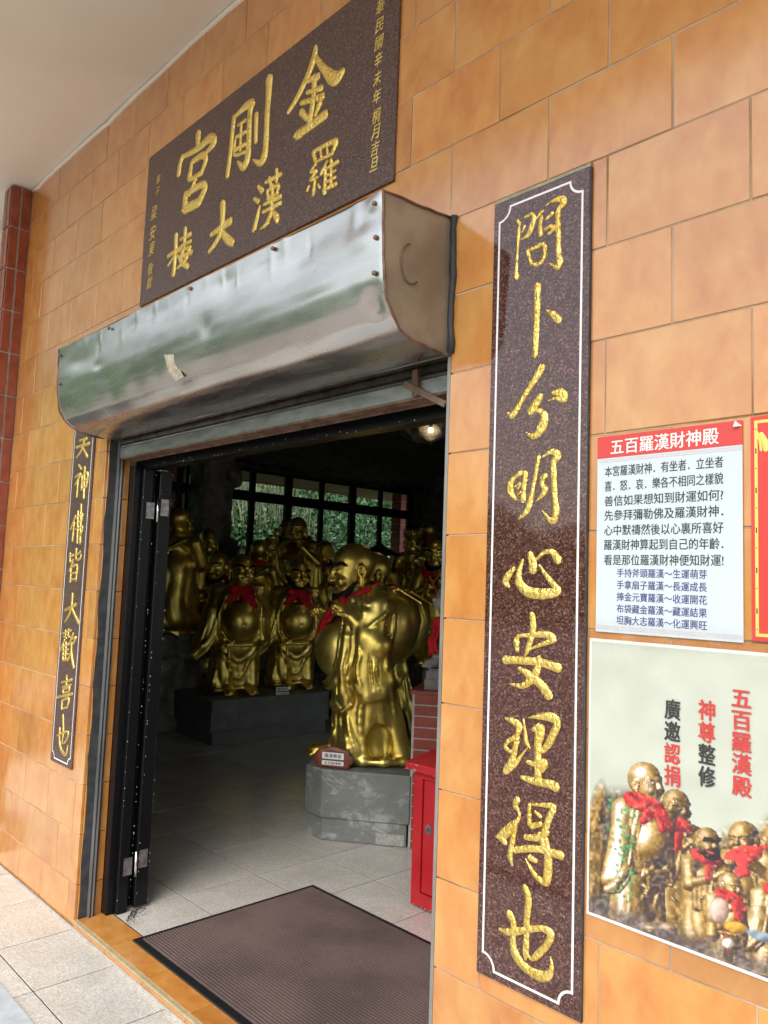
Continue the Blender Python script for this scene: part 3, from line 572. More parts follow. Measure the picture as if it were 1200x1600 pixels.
# --- text from the built-in font, flattened to a mesh standing on the wall plane
def glyphs(s, bold=0.0, ext=0.0):
    c=bpy.data.curves.new('t','FONT'); c.body=s; c.extrude=ext; c.resolution_u=3
    o=bpy.data.objects.new('t',c); COL.objects.link(o); dg=bpy.context.evaluated_depsgraph_get()
    me=bpy.data.meshes.new_from_object(o.evaluated_get(dg)); bpy.data.objects.remove(o); bpy.data.curves.remove(c)
    n=len(me.vertices); a=np.empty(n*3); me.vertices.foreach_get('co',a); a=a.reshape(-1,3)
    if bold>0:      # heavier weight: the glyph outline repeated with small offsets, each a hair lower
        F=[list(p.vertices) for p in me.polygons]; offs=[(-1,0),(1,0),(0,-.6),(0,.6),(-.7,.5),(.7,-.5)]
        V=[a]+[a+np.array([bold*p,bold*q,-.0004*(k+1)]) for k,(p,q) in enumerate(offs)]; FF=[[i+n*k for i in f] for k in range(len(V)) for f in F]
        me2=bpy.data.meshes.new('lettering'); a=np.concatenate(V); me2.from_pydata(a.tolist(),[],FF); me2.update(); return me2,a
    return me,a
def write(s,x0,x1,zc,h,Y,m,parent,name='lettering',bold=.0,shear=0.,wob=0.):
    """one row of writing fitted between x0 and x1, glyph height h, centred on zc"""
    me,a=glyphs(s,bold); lo,hi=a.min(0),a.max(0)
    X=x0+(a[:,0]-lo[0])/(hi[0]-lo[0])*(x1-x0); Z=zc+((a[:,1]-.38)/.92)*h
    X=X+shear*(Z-zc); Yv=Y-a[:,2]*.25
    me.vertices.foreach_set('co',np.stack([X,Yv,Z],1).ravel()); me.update(); me.materials.clear(); me.materials.append(m)
    o=link(name,me); pw(o,parent); return o
def column(s,xc,ztops,wd,h,Y,m,parent,bold=.0,shear=0.):
    for ch,z in zip(s,ztops): write(ch,xc-wd/2,xc+wd/2,z,h,Y,m,parent,'character',bold,shear)

YP=1.442
zq=lambda z:1.482+(z-1.482)*1.0084
# right couplet
pr=empty('couplet_panel',(-1.025,1.44,1.5)); tag(pr,'tall dark granite panel with eight gold characters right of the doorway','panel',None)
pw(box('stone_slab',(-1.1677,YP,.620),(-.9005,YW+.002,2.4148),M['granite'],None,.0015),pr)
border(-1.1496,-.9187,.638,2.3956,.032,.0052,YP-.0006,M['white_line'],pr)
for k in 'abcdefghi': ink(INK_RIGHT[k],YP,M['leaf'],pr)
V=[];F=[]
for i in range(31):
    x=-1.169+.270*i/30; V+=[(x,YW-.0075,2.4150),(x,YW-.007,2.4215+rnd.uniform(-.003,.003)),(x,YW-.0005,2.4255+rnd.uniform(-.002,.002))]
for i in range(30): a=3*i; F+=[(a,a+1,a+4,a+3),(a+1,a+2,a+5,a+4)]
pw(mk('mortar_edge',V,F,simple('greenish mortar smear',(.24,.25,.18),(.40,.38,.28),40,.8)),pr)
pw(MB().box((-.9004,YP+.001,.620),(-.8975,YW+.001,2.413)).build('mortar_edge',M['seal']),pr)
# left couplet
pl_=empty('couplet_panel',(-3.54,1.44,1.4)); tag(pl_,'tall dark granite panel of gold characters left of the doorway','panel',None)
pw(box('stone_slab',(-3.6867,YP,.6208),(-3.4477,YW+.002,2.40),M['granite2'],None,.0015),pl_)
border(-3.6706,-3.4639,.638,2.382,.028,.0052,YP-.0006,M['white_line'],pl_)
for k in 'qrstuvwx': ink(INK_LEFT[k],YP,M['leaf'],pl_)
# sign board above the door
sb=empty('sign_board',(-2.29,1.44,2.9)); tag(sb,'wide brown granite name board with gold characters above the roller shutter','sign')
pw(box('stone_slab',(-3.0807,YP,2.6134),(-1.5338,YW+.002,3.277),M['granite2'],None,.0015),sb)
for k in 'jklmnop': ink(INK_BOARD[k],YP,M['leaf'],sb)
column('中華民國辛未年桐月吉旦',-1.6155,[zq(v) for v in (3.222,3.166,3.110,3.054,3.000,2.944,2.888,2.828,2.780,2.729,2.682)],.034,.044,YP-.0008,M['leaf'],sb,.012,.16)
column('弟子',-2.979,[zq(3.131),zq(3.079)],.034,.040,YP-.0008,M['leaf'],sb,.008,.16)
column('梁安東',-2.999,[zq(2.991),zq(2.905),zq(2.835)],.050,.062,YP-.0008,M['leaf'],sb,.010,.16)
column('敬獻',-2.999,[zq(2.747),zq(2.688)],.045,.052,YP-.0008,M['leaf'],sb,.008,.16)

# ================================================================== POSTERS
YQ=1.4468
red=plain('poster red ink',(.60,.050,.040),.35); pink=plain('pink print',(.76,.50,.50),.4)
pblue=plain('pale blue white print',(.56,.635,.68),.35,spec=.5); ink_k=plain('dark green black ink',(.03,.035,.035),.4); ink_b=plain('indigo ink',(.05,.05,.20),.4); ink_w=plain('white ink',(.82,.80,.78),.4)
def sheet(name,x0,x1,z0,z1,Y,m,parent,nx=14,nz=18,amp=.0008,curl=None):
    V=[];F=[]
    for j in range(nz+1):
        for i in range(nx+1):
            u,v=i/nx,j/nz; d=amp*(math.sin(u*7+v*3)+math.sin(v*9-u*2))*.5
            if curl: d+=curl(u,v)
            V.append((x0+(x1-x0)*u,Y-abs(d)*.6,z0+(z1-z0)*v))
    for j in range(nz):
        for i in range(nx): a=j*(nx+1)+i; F.append((a,a+1,a+nx+2,a+nx+1))
    o=mk(name,V,F,m,None,True); pw(o,parent); return o
p1=empty('notice_poster',(-.727,1.447,1.6)); tag(p1,'white notice with red heading and rows of small black and blue writing','poster')
pw(box('paper',(-.8765,YQ-.0008,1.398),(-.5770,YQ+.0004,1.7585),pblue),p1)
pw(box('red_header',(-.8765,YQ-.0009,1.7588),(-.5770,YQ+.0004,1.8045),red),p1)
Yt=YQ-.0014
write('五百羅漢財神殿',-.846,-.620,1.7805,.0315,Yt,ink_w,p1,bold=.016)
rows=['本宮羅漢財神．有坐者．立坐者','喜．怒．哀．樂各不相同之樣貌','善信如果想知到財運如何?','先參拜彌勒佛及羅漢財神．','心中默禱然後以心裏所喜好','羅漢財神算起到自己的年齡．','看是那位羅漢財神便知財運!']
for s,z in zip(rows,[1.730,1.699,1.668,1.638,1.607,1.577,1.546]): write(s,-.859,-.612,z,.0215,Yt,ink_k,p1,bold=.010)
rows=['手持斧頭羅漢～生運萌芽','手拿扇子羅漢～長運成長','捧金元寶羅漢～收運開花','布袋藏金羅漢～藏運結果','坦胸大志羅漢～化運興旺']
for s,z in zip(rows,[1.5195,1.4955,1.4715,1.4475,1.4245]): write(s,-.829,-.643,z,.0175,Yt,ink_b,p1,bold=.010)
for z in (1.7525,1.4075):      # pink key-pattern bands
    mb=MB(); x=-.872
    while x<-.582:
        for (a,b,c,d) in ((0,0,.006,.0008),(0,.0052,.006,.006),(0,0,.0008,.006),(.0025,.0022,.0045,.0032)): mb.add([(x+a,Yt,z-.003+b),(x+c,Yt,z-.003+b),(x+c,Yt,z-.003+d),(x+a,Yt,z-.003+d)],[(0,1,2,3)])
        x+=.0078
    pw(mb.build('key_pattern',pink),p1)
pw(mk('curled_corner',[(-.590,YQ-.0014,1.8047),(-.5765,YQ-.0016,1.7930),(-.5905,YQ-.010,1.7915)],[(0,1,2)],simple('paper back',(.5,.48,.45),(.75,.73,.7),40,.7)),p1)

# the painted figures on the big poster: flat print held in a colour attribute
NX,NZ=340,400
PX0,PX1,PZT,PZB=-.8855,-.325,1.3775,.838
us,vs=np.meshgrid(np.linspace(0,1,NX+1),np.linspace(0,1,NZ+1))   # v downwards
qx=65+us/.6225*709; top=60+(qx-65)/709*45; bot=1140+(qx-65)/709*260; qy=top+vs*(bot-top)
rs=np.random.RandomState(3)
def vnoise(s,seed):
    g=np.random.RandomState(seed).rand(60,60); x=qx/s; y=qy/s; xi=np.floor(x).astype(int)%58; yi=np.floor(y).astype(int)%58; fx=x-np.floor(x); fy=y-np.floor(y)
    fx=fx*fx*(3-2*fx); fy=fy*fy*(3-2*fy)
    return (g[yi,xi]*(1-fx)+g[yi,xi+1]*fx)*(1-fy)+(g[yi+1,xi]*(1-fx)+g[yi+1,xi+1]*fx)*fy
img=np.zeros(qx.shape+(3,)); n1=vnoise(90,1); n2=vnoise(28,2); n3=vnoise(11,4)
base=np.array([.58,.62,.53]); img[:]=base*(.9+.12*n1[...,None])
def over(mask,colr):
    global img
    img=img*(1-mask[...,None])+np.array(colr)*mask[...,None] if not isinstance(colr,np.ndarray) or colr.ndim==1 else img*(1-mask[...,None])+colr*mask[...,None]
sm=lambda x: np.clip(x,0,1)
gold=lambda l:(np.stack([.03+.95*l**1.25,.018+.70*l**1.5,.014+.50*l**3],-1))
# rocky backdrop fading up
hgt=620+120*np.sin((qx-100)/230.)+60*n1+np.where(qx<160,-110*sm((170-qx)/100),0)+np.where(qx>560,60,160)
over(sm((qy-hgt)/90)*.95,gold(sm(.10+.55*n1*n2+.35*n3-.10*sm((qy-900)/300))))
over(sm((qy-1000)/200)*sm(n2*2-.4)*.8,np.stack([.05+.10*n3,.05+.08*n3,.07+.14*n3],-1))
FIG=np.zeros(qx.shape)
def blob(cx,cy,rx,ry,ang=0,k=.15,fold=0,tone=1.,colr=None,fr=26.):
    global FIG
    a=R(ang); dx=(qx-cx); dy=(qy-cy); x=dx*math.cos(a)+dy*math.sin(a); y=-dx*math.sin(a)+dy*math.cos(a)
    d=np.sqrt((x/rx)**2+(y/ry)**2); msk=sm((1-d)/k*.6+.0)
    l=sm(.62-.34*(x/rx)-.25*(y/ry)+.30*np.sqrt(sm(1-d*d))-.25+.22*(n3-.5)); 
    if fold: l=sm(l+fold*np.sin(x/rx*fr*.28+y/ry*2.2+n2*3))
    if colr is None: FIG=np.maximum(FIG,msk)
    l=sm((l-.5)*1.7+.36)*tone
    over(msk, gold(l) if colr is None else np.array(colr)*(.35+.9*l[...,None]))
    over(msk*sm((d-.80)/.20)*.8,np.array([.05,.03,.02]))
# green foliage column at the left
over(sm((285-qx)/30)*sm((qx-70)/30)*sm((qy-640)/60),np.stack([.06+.30*n3*n2,.05+.20*n3*n2,.03+.08*n3],-1))
for k in range(150):
    cx=rs.uniform(165,235)+20*math.sin(k); cy=rs.uniform(700,1180); blob(cx,cy,rs.uniform(8,17),rs.uniform(6,12),rs.uniform(0,90),.5,colr=tuple(np.array([.03,.22,.09])*rs.uniform(.5,2.2)))
blob(100,760,45,150,8,.3,.12,.55); blob(110,980,40,190,0,.3,.1,.4)
RED=(.72,.03,.04)
IMG_READY=True
p2=empty('statue_poster',(-.6,1.447,1.1)); tag(p2,'large poster with printed golden temple statues and red and black headings','poster')
pw(box('paper_margin',(-.8905,YQ-.0003,.832),(-.32,YQ+.0006,1.3835),M['paper']),p2)
Yu=YQ-.0035
def vcol(s,cols,xa,xb,zt,zb):
    n=len(s); st=(zt-zb)/n
    for i,(ch,c) in enumerate(zip(s,cols)): write(ch,xa,xb,zt-st*(i+.5),st*.90,Yu,c,p2,'character',.030)
vcol('五百羅漢殿',[red]*5,-.598,-.563,1.319,1.128); vcol('神尊整修',[red,red,ink_k,ink_k],-.659,-.627,1.290,1.131); vcol('廣邀認捐',[ink_k,ink_k,red,red],-.725,-.693,1.283,1.119)
# red poster, cut by the right edge of the photograph
p3=empty('red_poster',(-.43,1.447,1.6)); tag(p3,'red poster with yellow border and characters at the right edge','poster')
yel=plain('yellow ink',(.80,.62,.14),.4); redp=plain('red poster paper',(.62,.045,.035),.35)
pw(box('paper',(-.5620,YQ-.0008,1.403),(-.300,YQ+.0004,1.8075),redp),p3)
mb=MB(); x0,x1,z0,z1=-.5555,-.3065,1.411,1.800; b=.0055; Y=YQ-.0012
for a,c,d,e in ((x0,z0,x0+b,z1),(x1-b,z0,x1,z1),(x0+b,z1-b,x1-b,z1),(x0+b,z0,x1-b,z0+b)): mb.add([(a,Y,c),(d,Y,c),(d,Y,e),(a,Y,e)],[(0,1,2,3)])
pw(mb.build('border_line',yel),p3)
mb=MB(); Y=YQ-.0015
for k in range(11):
    z=1.785-.036*k
    for a in (-.5540,): mb.add([(a,Y,z-.010 if k%2 else z-.002),(a+.0022,Y,z-.010 if k%2 else z-.002),(a+.0022,Y,z),(a,Y,z)],[(0,1,2,3)])
tag(pw(mb.build('border_ticks',ink_k),p3),kind='stuff')
vs_='羅漢財神'
for i,ch in enumerate(vs_): write(ch,-.532,-.448,1.700-.088*i,.078,YQ-.0015,yel,p3,'character',.03)
ink([[-5525,17800,60,-5470,17650,50,-5440,17450,50],[-5440,17740,90,-5380,17600,120,-5360,17450,90]],YQ-.0008,yel,p3,.0004,'figure_print')
# clear plastic film taped over the joint of the posters and the foot of the big one
flm=film_mat('clear plastic film',(.985,.985,.98),1.0,.8)
def film(x0,x1,z0,z1,Y,nm,seed,amp=.003):
    r_=random.Random(seed); nx,nz=34,12 if z1-z0<.2 else 30; H=[[0]*(nx+1) for _ in range(nz+1)]
    ph=[(r_.uniform(20,90),r_.uniform(20,110),r_.uniform(0,6)) for _ in range(5)]
    V=[];F=[]
    for j in range(nz+1):
        for i in range(nx+1):
            x=x0+(x1-x0)*i/nx; z=z0+(z1-z0)*j/nz; d=sum(abs(math.sin(a*x+b*z+c)) for a,b,c in ph)/5*amp
            e=(r_.uniform(-.004,.004) if j in (0,nz) or i in (0,nx) else 0)
            V.append((x+e,Y-d,z+e))
    for j in range(nz):
        for i in range(nx): a=j*(nx+1)+i; F.append((a,a+1,a+nx+2,a+nx+1))
    return tag(mk(nm,V,F,flm,None,True),None)
f1=film(-.925,-.30,.795,1.392,YQ-.0065,'plastic_film',5,.0010); tag(f1,'crinkled clear plastic sheet covering the big statue poster','plastic film')
f2=film(-.925,-.30,1.372,1.428,YQ-.009,'plastic_tape',8,.003); tag(f2,'crumpled clear tape across the gap between the two posters','tape')

# ================================================================== SCULPTING KIT (signed distance fields -> surface nets)
class Field:
    smooth=4
    def __init__(s, lo, hi, res):
        s.lo=np.array(lo,float); s.res=res; n=[int(math.ceil((hi[i]-lo[i])/res))+1 for i in range(3)]
        s.ax=[(lo[i]+res*np.arange(n[i])).astype('f4') for i in range(3)]; s.V=np.full(n,.25,'f4'); s.st=[]; s.A=np.eye(3); s.t=np.zeros(3); s.sc=1.
    def push(s, t=(0,0,0), rz=0, rx=0, ry=0, sc=1.):
        s.st.append((s.A,s.t,s.sc)); m=np.array((Matrix.Rotation(rz,3,'Z')@Matrix.Rotation(ry,3,'Y')@Matrix.Rotation(rx,3,'X')))
        s.t=s.t+s.sc*(s.A@np.array(t,float)); s.A=s.A@m; s.sc=s.sc*sc; return s
    def pop(s): s.A,s.t,s.sc=s.st.pop()
    def region(s, pts, r, k):
        P=np.array([s.t+s.sc*(s.A@np.array(p,float)) for p in pts]); lo=P.min(0)-r*s.sc-k*s.sc-.02; hi=P.max(0)+r*s.sc+k*s.sc+.02
        sl=[]
        for i in range(3):
            a=max(0,int((lo[i]-s.lo[i])/s.res)); b=min(len(s.ax[i]),int((hi[i]-s.lo[i])/s.res)+2)
            if b<=a: return None,None
            sl.append(slice(a,b))
        x=s.ax[0][sl[0]][:,None,None]-s.t[0]; y=s.ax[1][sl[1]][None,:,None]-s.t[1]; z=s.ax[2][sl[2]][None,None,:]-s.t[2]
        A=s.A.astype('f4')/s.sc
        return tuple(sl),(x*A[0,0]+y*A[1,0]+z*A[2,0], x*A[0,1]+y*A[1,1]+z*A[2,1], x*A[0,2]+y*A[1,2]+z*A[2,2])
    def blend(s, sl, d, k, mode):
        d=d*s.sc; k=max(k*s.sc,1e-5); V=s.V[sl]
        if mode=='u':
            h=np.clip(.5+.5*(V-d)/k,0,1); s.V[sl]=V+(d-V)*h-k*h*(1-h)
        else:
            d=-d; h=np.clip(.5-.5*(V-d)/k,0,1); s.V[sl]=V+(d-V)*h+k*h*(1-h)
    def cap(s,a,b,ra,rb=None,k=.02,mode='u'):
        rb=ra if rb is None else rb; sl,P=s.region([a,b],max(ra,rb),k)
        if sl is None: return s
        a=np.array(a,float); ab=np.array(b,float)-a; L=max(ab@ab,1e-9); x,y,z=P[0]-a[0],P[1]-a[1],P[2]-a[2]
        h=np.clip((x*ab[0]+y*ab[1]+z*ab[2])/L,0,1); d=np.sqrt((x-ab[0]*h)**2+(y-ab[1]*h)**2+(z-ab[2]*h)**2)-(ra+(rb-ra)*h)
        s.blend(sl,d,k,mode); return s
    def path(s,pts,r,k=.01,mode='u'):
        n=len(pts); rr=r if isinstance(r,(list,tuple)) else [r]*n
        for i in range(n-1): s.cap(pts[i],pts[i+1],rr[i],rr[i+1],k,mode)
        return s
    def snap(s,p,emb=0.,c=(0.,.02)):
        d=np.array([p[0]-c[0],p[1]-c[1]]); d/=max(np.hypot(*d),1e-6); r=np.arange(.02,.45,s.res*.4)
        i=np.clip(((c[0]+d[0]*r-s.lo[0])/s.res).round().astype(int),0,s.V.shape[0]-1); j=np.clip(((c[1]+d[1]*r-s.lo[1])/s.res).round().astype(int),0,s.V.shape[1]-1)
        k=min(max(int(round((p[2]-s.lo[2])/s.res)),0),s.V.shape[2]-1); v=s.V[i,j,k]; w=np.nonzero(v<0)[0]
        if not len(w): return tuple(p)
        q=r[w[-1]]-emb; return (c[0]+d[0]*q,c[1]+d[1]*q,p[2])
    def crease(s,pts,r,k=.012,mode='u',n=4):
        """a ridge or groove laid on the outer surface built so far"""
        P=[s.snap(p,r*.35 if mode=='u' else -r*.1) for p in cr([tuple(p) for p in pts],n)]; m=len(P)
        P=[tuple((np.array(P[max(i-1,0)])+2*np.array(P[i])+np.array(P[min(i+1,m-1)]))/4) for i in range(m)]
        rr=[r*(.35+.65*min(1,4*min(i,m-1-i)/m)) for i in range(m)]; return s.path(P,rr,k,mode)
    def ell(s,c,r,k=.03,mode='u',rz=0,rx=0,ry=0):
        s.push(c,rz,rx,ry); sl,P=s.region([(0,0,0)],max(r),k)
        if sl is not None:
            x,y,z=P; k0=np.sqrt((x/r[0])**2+(y/r[1])**2+(z/r[2])**2); k1=np.sqrt((x/r[0]**2)**2+(y/r[1]**2)**2+(z/r[2]**2)**2)+1e-6
            s.sc_save=s.sc; d=k0*(k0-1)/k1; s.blend(sl,d,k,mode)
        s.pop(); return s
    def rbox(s,c,h,r,k=.02,mode='u',rz=0,rx=0,ry=0):
        s.push(c,rz,rx,ry); sl,P=s.region([(0,0,0)],math.sqrt(sum(q*q for q in h)),k)
        if sl is not None:
            q=[np.abs(P[i])-(h[i]-r) for i in range(3)]; d=np.sqrt(sum(np.maximum(a,0)**2 for a in q))+np.minimum(np.maximum(q[0],np.maximum(q[1],q[2])),0)-r; s.blend(sl,d,k,mode)
        s.pop(); return s
    def disp(s,fn):
        x=s.ax[0][:,None,None]; y=s.ax[1][None,:,None]; z=s.ax[2][None,None,:]; s.V+=fn(x,y,z).astype('f4'); return s
    def mesh(s,name):
        V=s.V; V[0]=V[-1]=.1; V[:,0]=V[:,-1]=.1; V[:,:,0]=V[:,:,-1]=.1
        S=V<0; c=S[:-1,:-1,:-1].astype('i1')
        for dx in (0,1):
            for dy in (0,1):
                for dz in (0,1):
                    if dx+dy+dz: c+=S[dx:S.shape[0]-1+dx,dy:S.shape[1]-1+dy,dz:S.shape[2]-1+dz]
        act=(c>0)&(c<8); idx=np.full(act.shape,-1,'i4'); I=np.argwhere(act); idx[act]=np.arange(len(I))
        cor=np.array([(a,b,d) for a in (0,1) for b in (0,1) for d in (0,1)]); val=np.stack([V[I[:,0]+a,I[:,1]+b,I[:,2]+d] for a,b,d in cor],1)
        acc=np.zeros((len(I),3)); cnt=np.zeros(len(I))
        for i in range(8):
            for j in range(i+1,8):
                if np.abs(cor[i]-cor[j]).sum()==1:
                    a,b=val[:,i],val[:,j]; m=(a<0)!=(b<0); t=np.where(m,a/np.where(m,a-b,1),0)
                    acc+=m[:,None]*(cor[i]+t[:,None]*(cor[j]-cor[i])); cnt+=m
        P=(I+acc/cnt[:,None])*s.res+s.lo; Q=[]
        for ax in range(3):
            o=[(0,0,0)]*2; sl0=[slice(1,-1)]*3; sl1=[slice(1,-1)]*3; sl0[ax]=slice(0,-1); sl1[ax]=slice(1,None)
            A=S[tuple(sl0)]; B=S[tuple(sl1)]; E=np.argwhere(A!=B); 
            if not len(E): continue
            sgn=A[tuple(E.T)]; off=np.ones(3,int); off[ax]=0; E=E+off
            u,v=[q for q in range(3) if q!=ax]
            def cell(du,dv):
                e=E.copy(); e[:,u]-=du; e[:,v]-=dv; return idx[e[:,0],e[:,1],e[:,2]]
            q=np.stack([cell(1,1),cell(0,1),cell(0,0),cell(1,0)],1)
            if ax==1: q=q[:,::-1]
            q=np.where(sgn[:,None],q,q[:,::-1]); Q.append(q)
        Q=np.concatenate(Q); E=np.concatenate([Q[:,[0,1]],Q[:,[1,2]],Q[:,[2,3]],Q[:,[3,0]]]); n=len(P); deg=np.maximum(np.bincount(E.ravel(),minlength=n),1)[:,None]
        for it in range(s.smooth):
            L=np.stack([np.bincount(E[:,0],P[E[:,1],a],n)+np.bincount(E[:,1],P[E[:,0],a],n) for a in range(3)],1)/deg-P; P=P+(.5 if it%2==0 else -.45)*L
        me=bpy.data.meshes.new(name); from_np(me,P,Q); return me

def head(F,c,rz=0,rx=0,sc=1.,mood='laugh',ears=True,base=0.):
    F.push(c,rz,rx,0,sc)
    F.ell((0,.005,.035),(.100,.120,.110),.02).ell((0,-.045,-.045),(.084,.082,.088),.03).ell((0,-.062,-.105),(.060,.056,.042),.03)
    for x in (-1,1):
        F.ell((x*.050,-.102,-.048),(.034,.026,.030),.012)                    # cheek
        F.cap((x*.014,-.122,.030),(x*.072,-.090,.036),.013,.010,.010)        # brow ridge
        F.ell((x*.040,-.112,.006),(.024,.016,.013),.006,'s')                 # socket
        F.ell((x*.039,-.106,.004),(.019,.015,.010),.004)                     # lid
        F.cap((x*.022,-.123,.002),(x*.057,-.108,-.003),.0035,.0035,.003,'s') # eye slit
        F.ell((x*.016,-.137,-.038),(.012,.012,.009),.006)                    # nostril
        F.cap((x*.026,-.130,-.040),(x*.050,-.112,-.085),.004,.003,.006,'s')  # laugh line
        if ears:
            F.ell((x*.106,.004,-.010),(.012,.026,.040),.006).ell((x*.112,.002,-.008),(.008,.014,.024),.004,'s').ell((x*.104,-.002,-.066),(.012,.016,.030),.008)
            F.path([(x*.106,.022,.015),(x*.114,.024,-.012),(x*.110,.010,-.045)],.006,.004)
    F.cap((0,-.118,.018),(0,-.144,-.034),.010,.017,.010)
    if mood=='laugh':
        F.path([(-.040,-.114,-.066),(-.020,-.130,-.080),(0,-.135,-.085),(.020,-.130,-.080),(.040,-.114,-.066)],.010,.004,'s')
        F.path([(-.030,-.116,-.071),(0,-.126,-.079),(.030,-.116,-.071)],.006,.003)
        F.path([(-.034,-.112,-.086),(0,-.128,-.103),(.034,-.112,-.086)],.0075,.006)
    else:
        F.path([(-.030,-.118,-.076),(0,-.130,-.078),(.030,-.118,-.076)],.0045,.003,'s'); F.path([(-.024,-.116,-.088),(0,-.127,-.090),(.024,-.116,-.088)],.007,.006)
    F.path([(-.06,-.095,.075),(0,-.112,.082),(.06,-.095,.075)],.003,.004,'s'); F.path([(-.05,-.100,.092),(0,-.110,.097),(.05,-.100,.092)],.0025,.004,'s')
    F.pop()
def hair(res,c,rz=0,rx=0,sc=1.,brow=True,beard=True):
    F=Field((c[0]-.16*sc,c[1]-.22*sc,c[2]-.2*sc),(c[0]+.16*sc,c[1]+.12*sc,c[2]+.12*sc),res); F.push(c,rz,rx,0,sc)
    for x in (-1,1):
        if brow:
            F.path([(x*.016,-.134,.026),(x*.045,-.124,.046),(x*.082,-.092,.048),(x*.098,-.070,.028)],[.006,.010,.011,.004],.004)
        if beard:
            F.path([(x*.100,-.030,-.062),(x*.088,-.068,-.095),(x*.060,-.100,-.125),(x*.018,-.122,-.140)],[.006,.015,.019,.020],.008)
            F.path([(x*.008,-.150,-.060),(x*.032,-.138,-.066)],[.005,.004],.004)
    F.pop(); q=2*PI/(.016*sc); F.disp(lambda x,y,z:.0035*sc*np.sin(x*q)*np.sin(y*q+z*q*.5)*np.sin(z*q)); return F.mesh('painted_hair')
def hand(F,c,rz=0,rx=0,ry=0,sc=1.,grip=.75):
    """palm with four curled fingers and a thumb; fingers run along -Y, palm faces -Z"""
    F.push(c,rz,rx,ry,sc); F.rbox((0,0,0),(.034,.038,.015),.013,.012)
    for i,(x,l) in enumerate(((-.027,.9),(-.009,1.05),(.009,1.),(.027,.8))):
        a=(x,-.034,.002); b=(x*1.05,-.034-.028*l,.004-.012*grip); d=(x*1.02,-.034-.034*l+.012*grip,-.012-.026*grip*l); e=(x*.98,-.034-.010*l+.016*grip,-.018-.030*grip)
        F.path([a,b,d,e],[.0098,.0092,.0085,.0072],.004)
    F.path([(.030,.018,-.002),(.050,-.010,-.014),(.040,-.036,-.024)],[.0125,.0105,.0085],.006); F.pop()
def foot(F,c,rz=0,sc=1.):
    F.push(c,rz,0,0,sc); F.ell((0,-.03,.034),(.048,.085,.034),.02).ell((0,.04,.05),(.04,.05,.05),.02)
    for i,(x,l,r) in enumerate(((-.034,.088,.017),(-.013,.096,.013),(.005,.093,.0125),(.022,.085,.0115),(.037,.074,.011))): F.cap((x,-.06,.022),(x*1.1,-l-.012,.014),r*.95,r,.005)
    F.pop()
sst=lambda a,b,v: (lambda q:q*q*(3-2*q))(np.clip((v-a)/(b-a),0,1))
def folds(F,n,amp,z0,z1,ph=0,cy=0.,tw=4.,front=.0):
    F.disp(lambda x,y,z:-amp*(1-sst(z1-.12,z1,z))*sst(z0-.01,z0+.04,z)*sst(.05,.12,np.sqrt(x*x+(y-cy)**2))*(.6+.4*(1-sst(z0,z1,z)))*np.abs(np.sin(.5*n*np.arctan2(x,-(y-cy))+tw*z+ph+.6*np.sin(z*9+x*6)))**1.0+amp*.45)

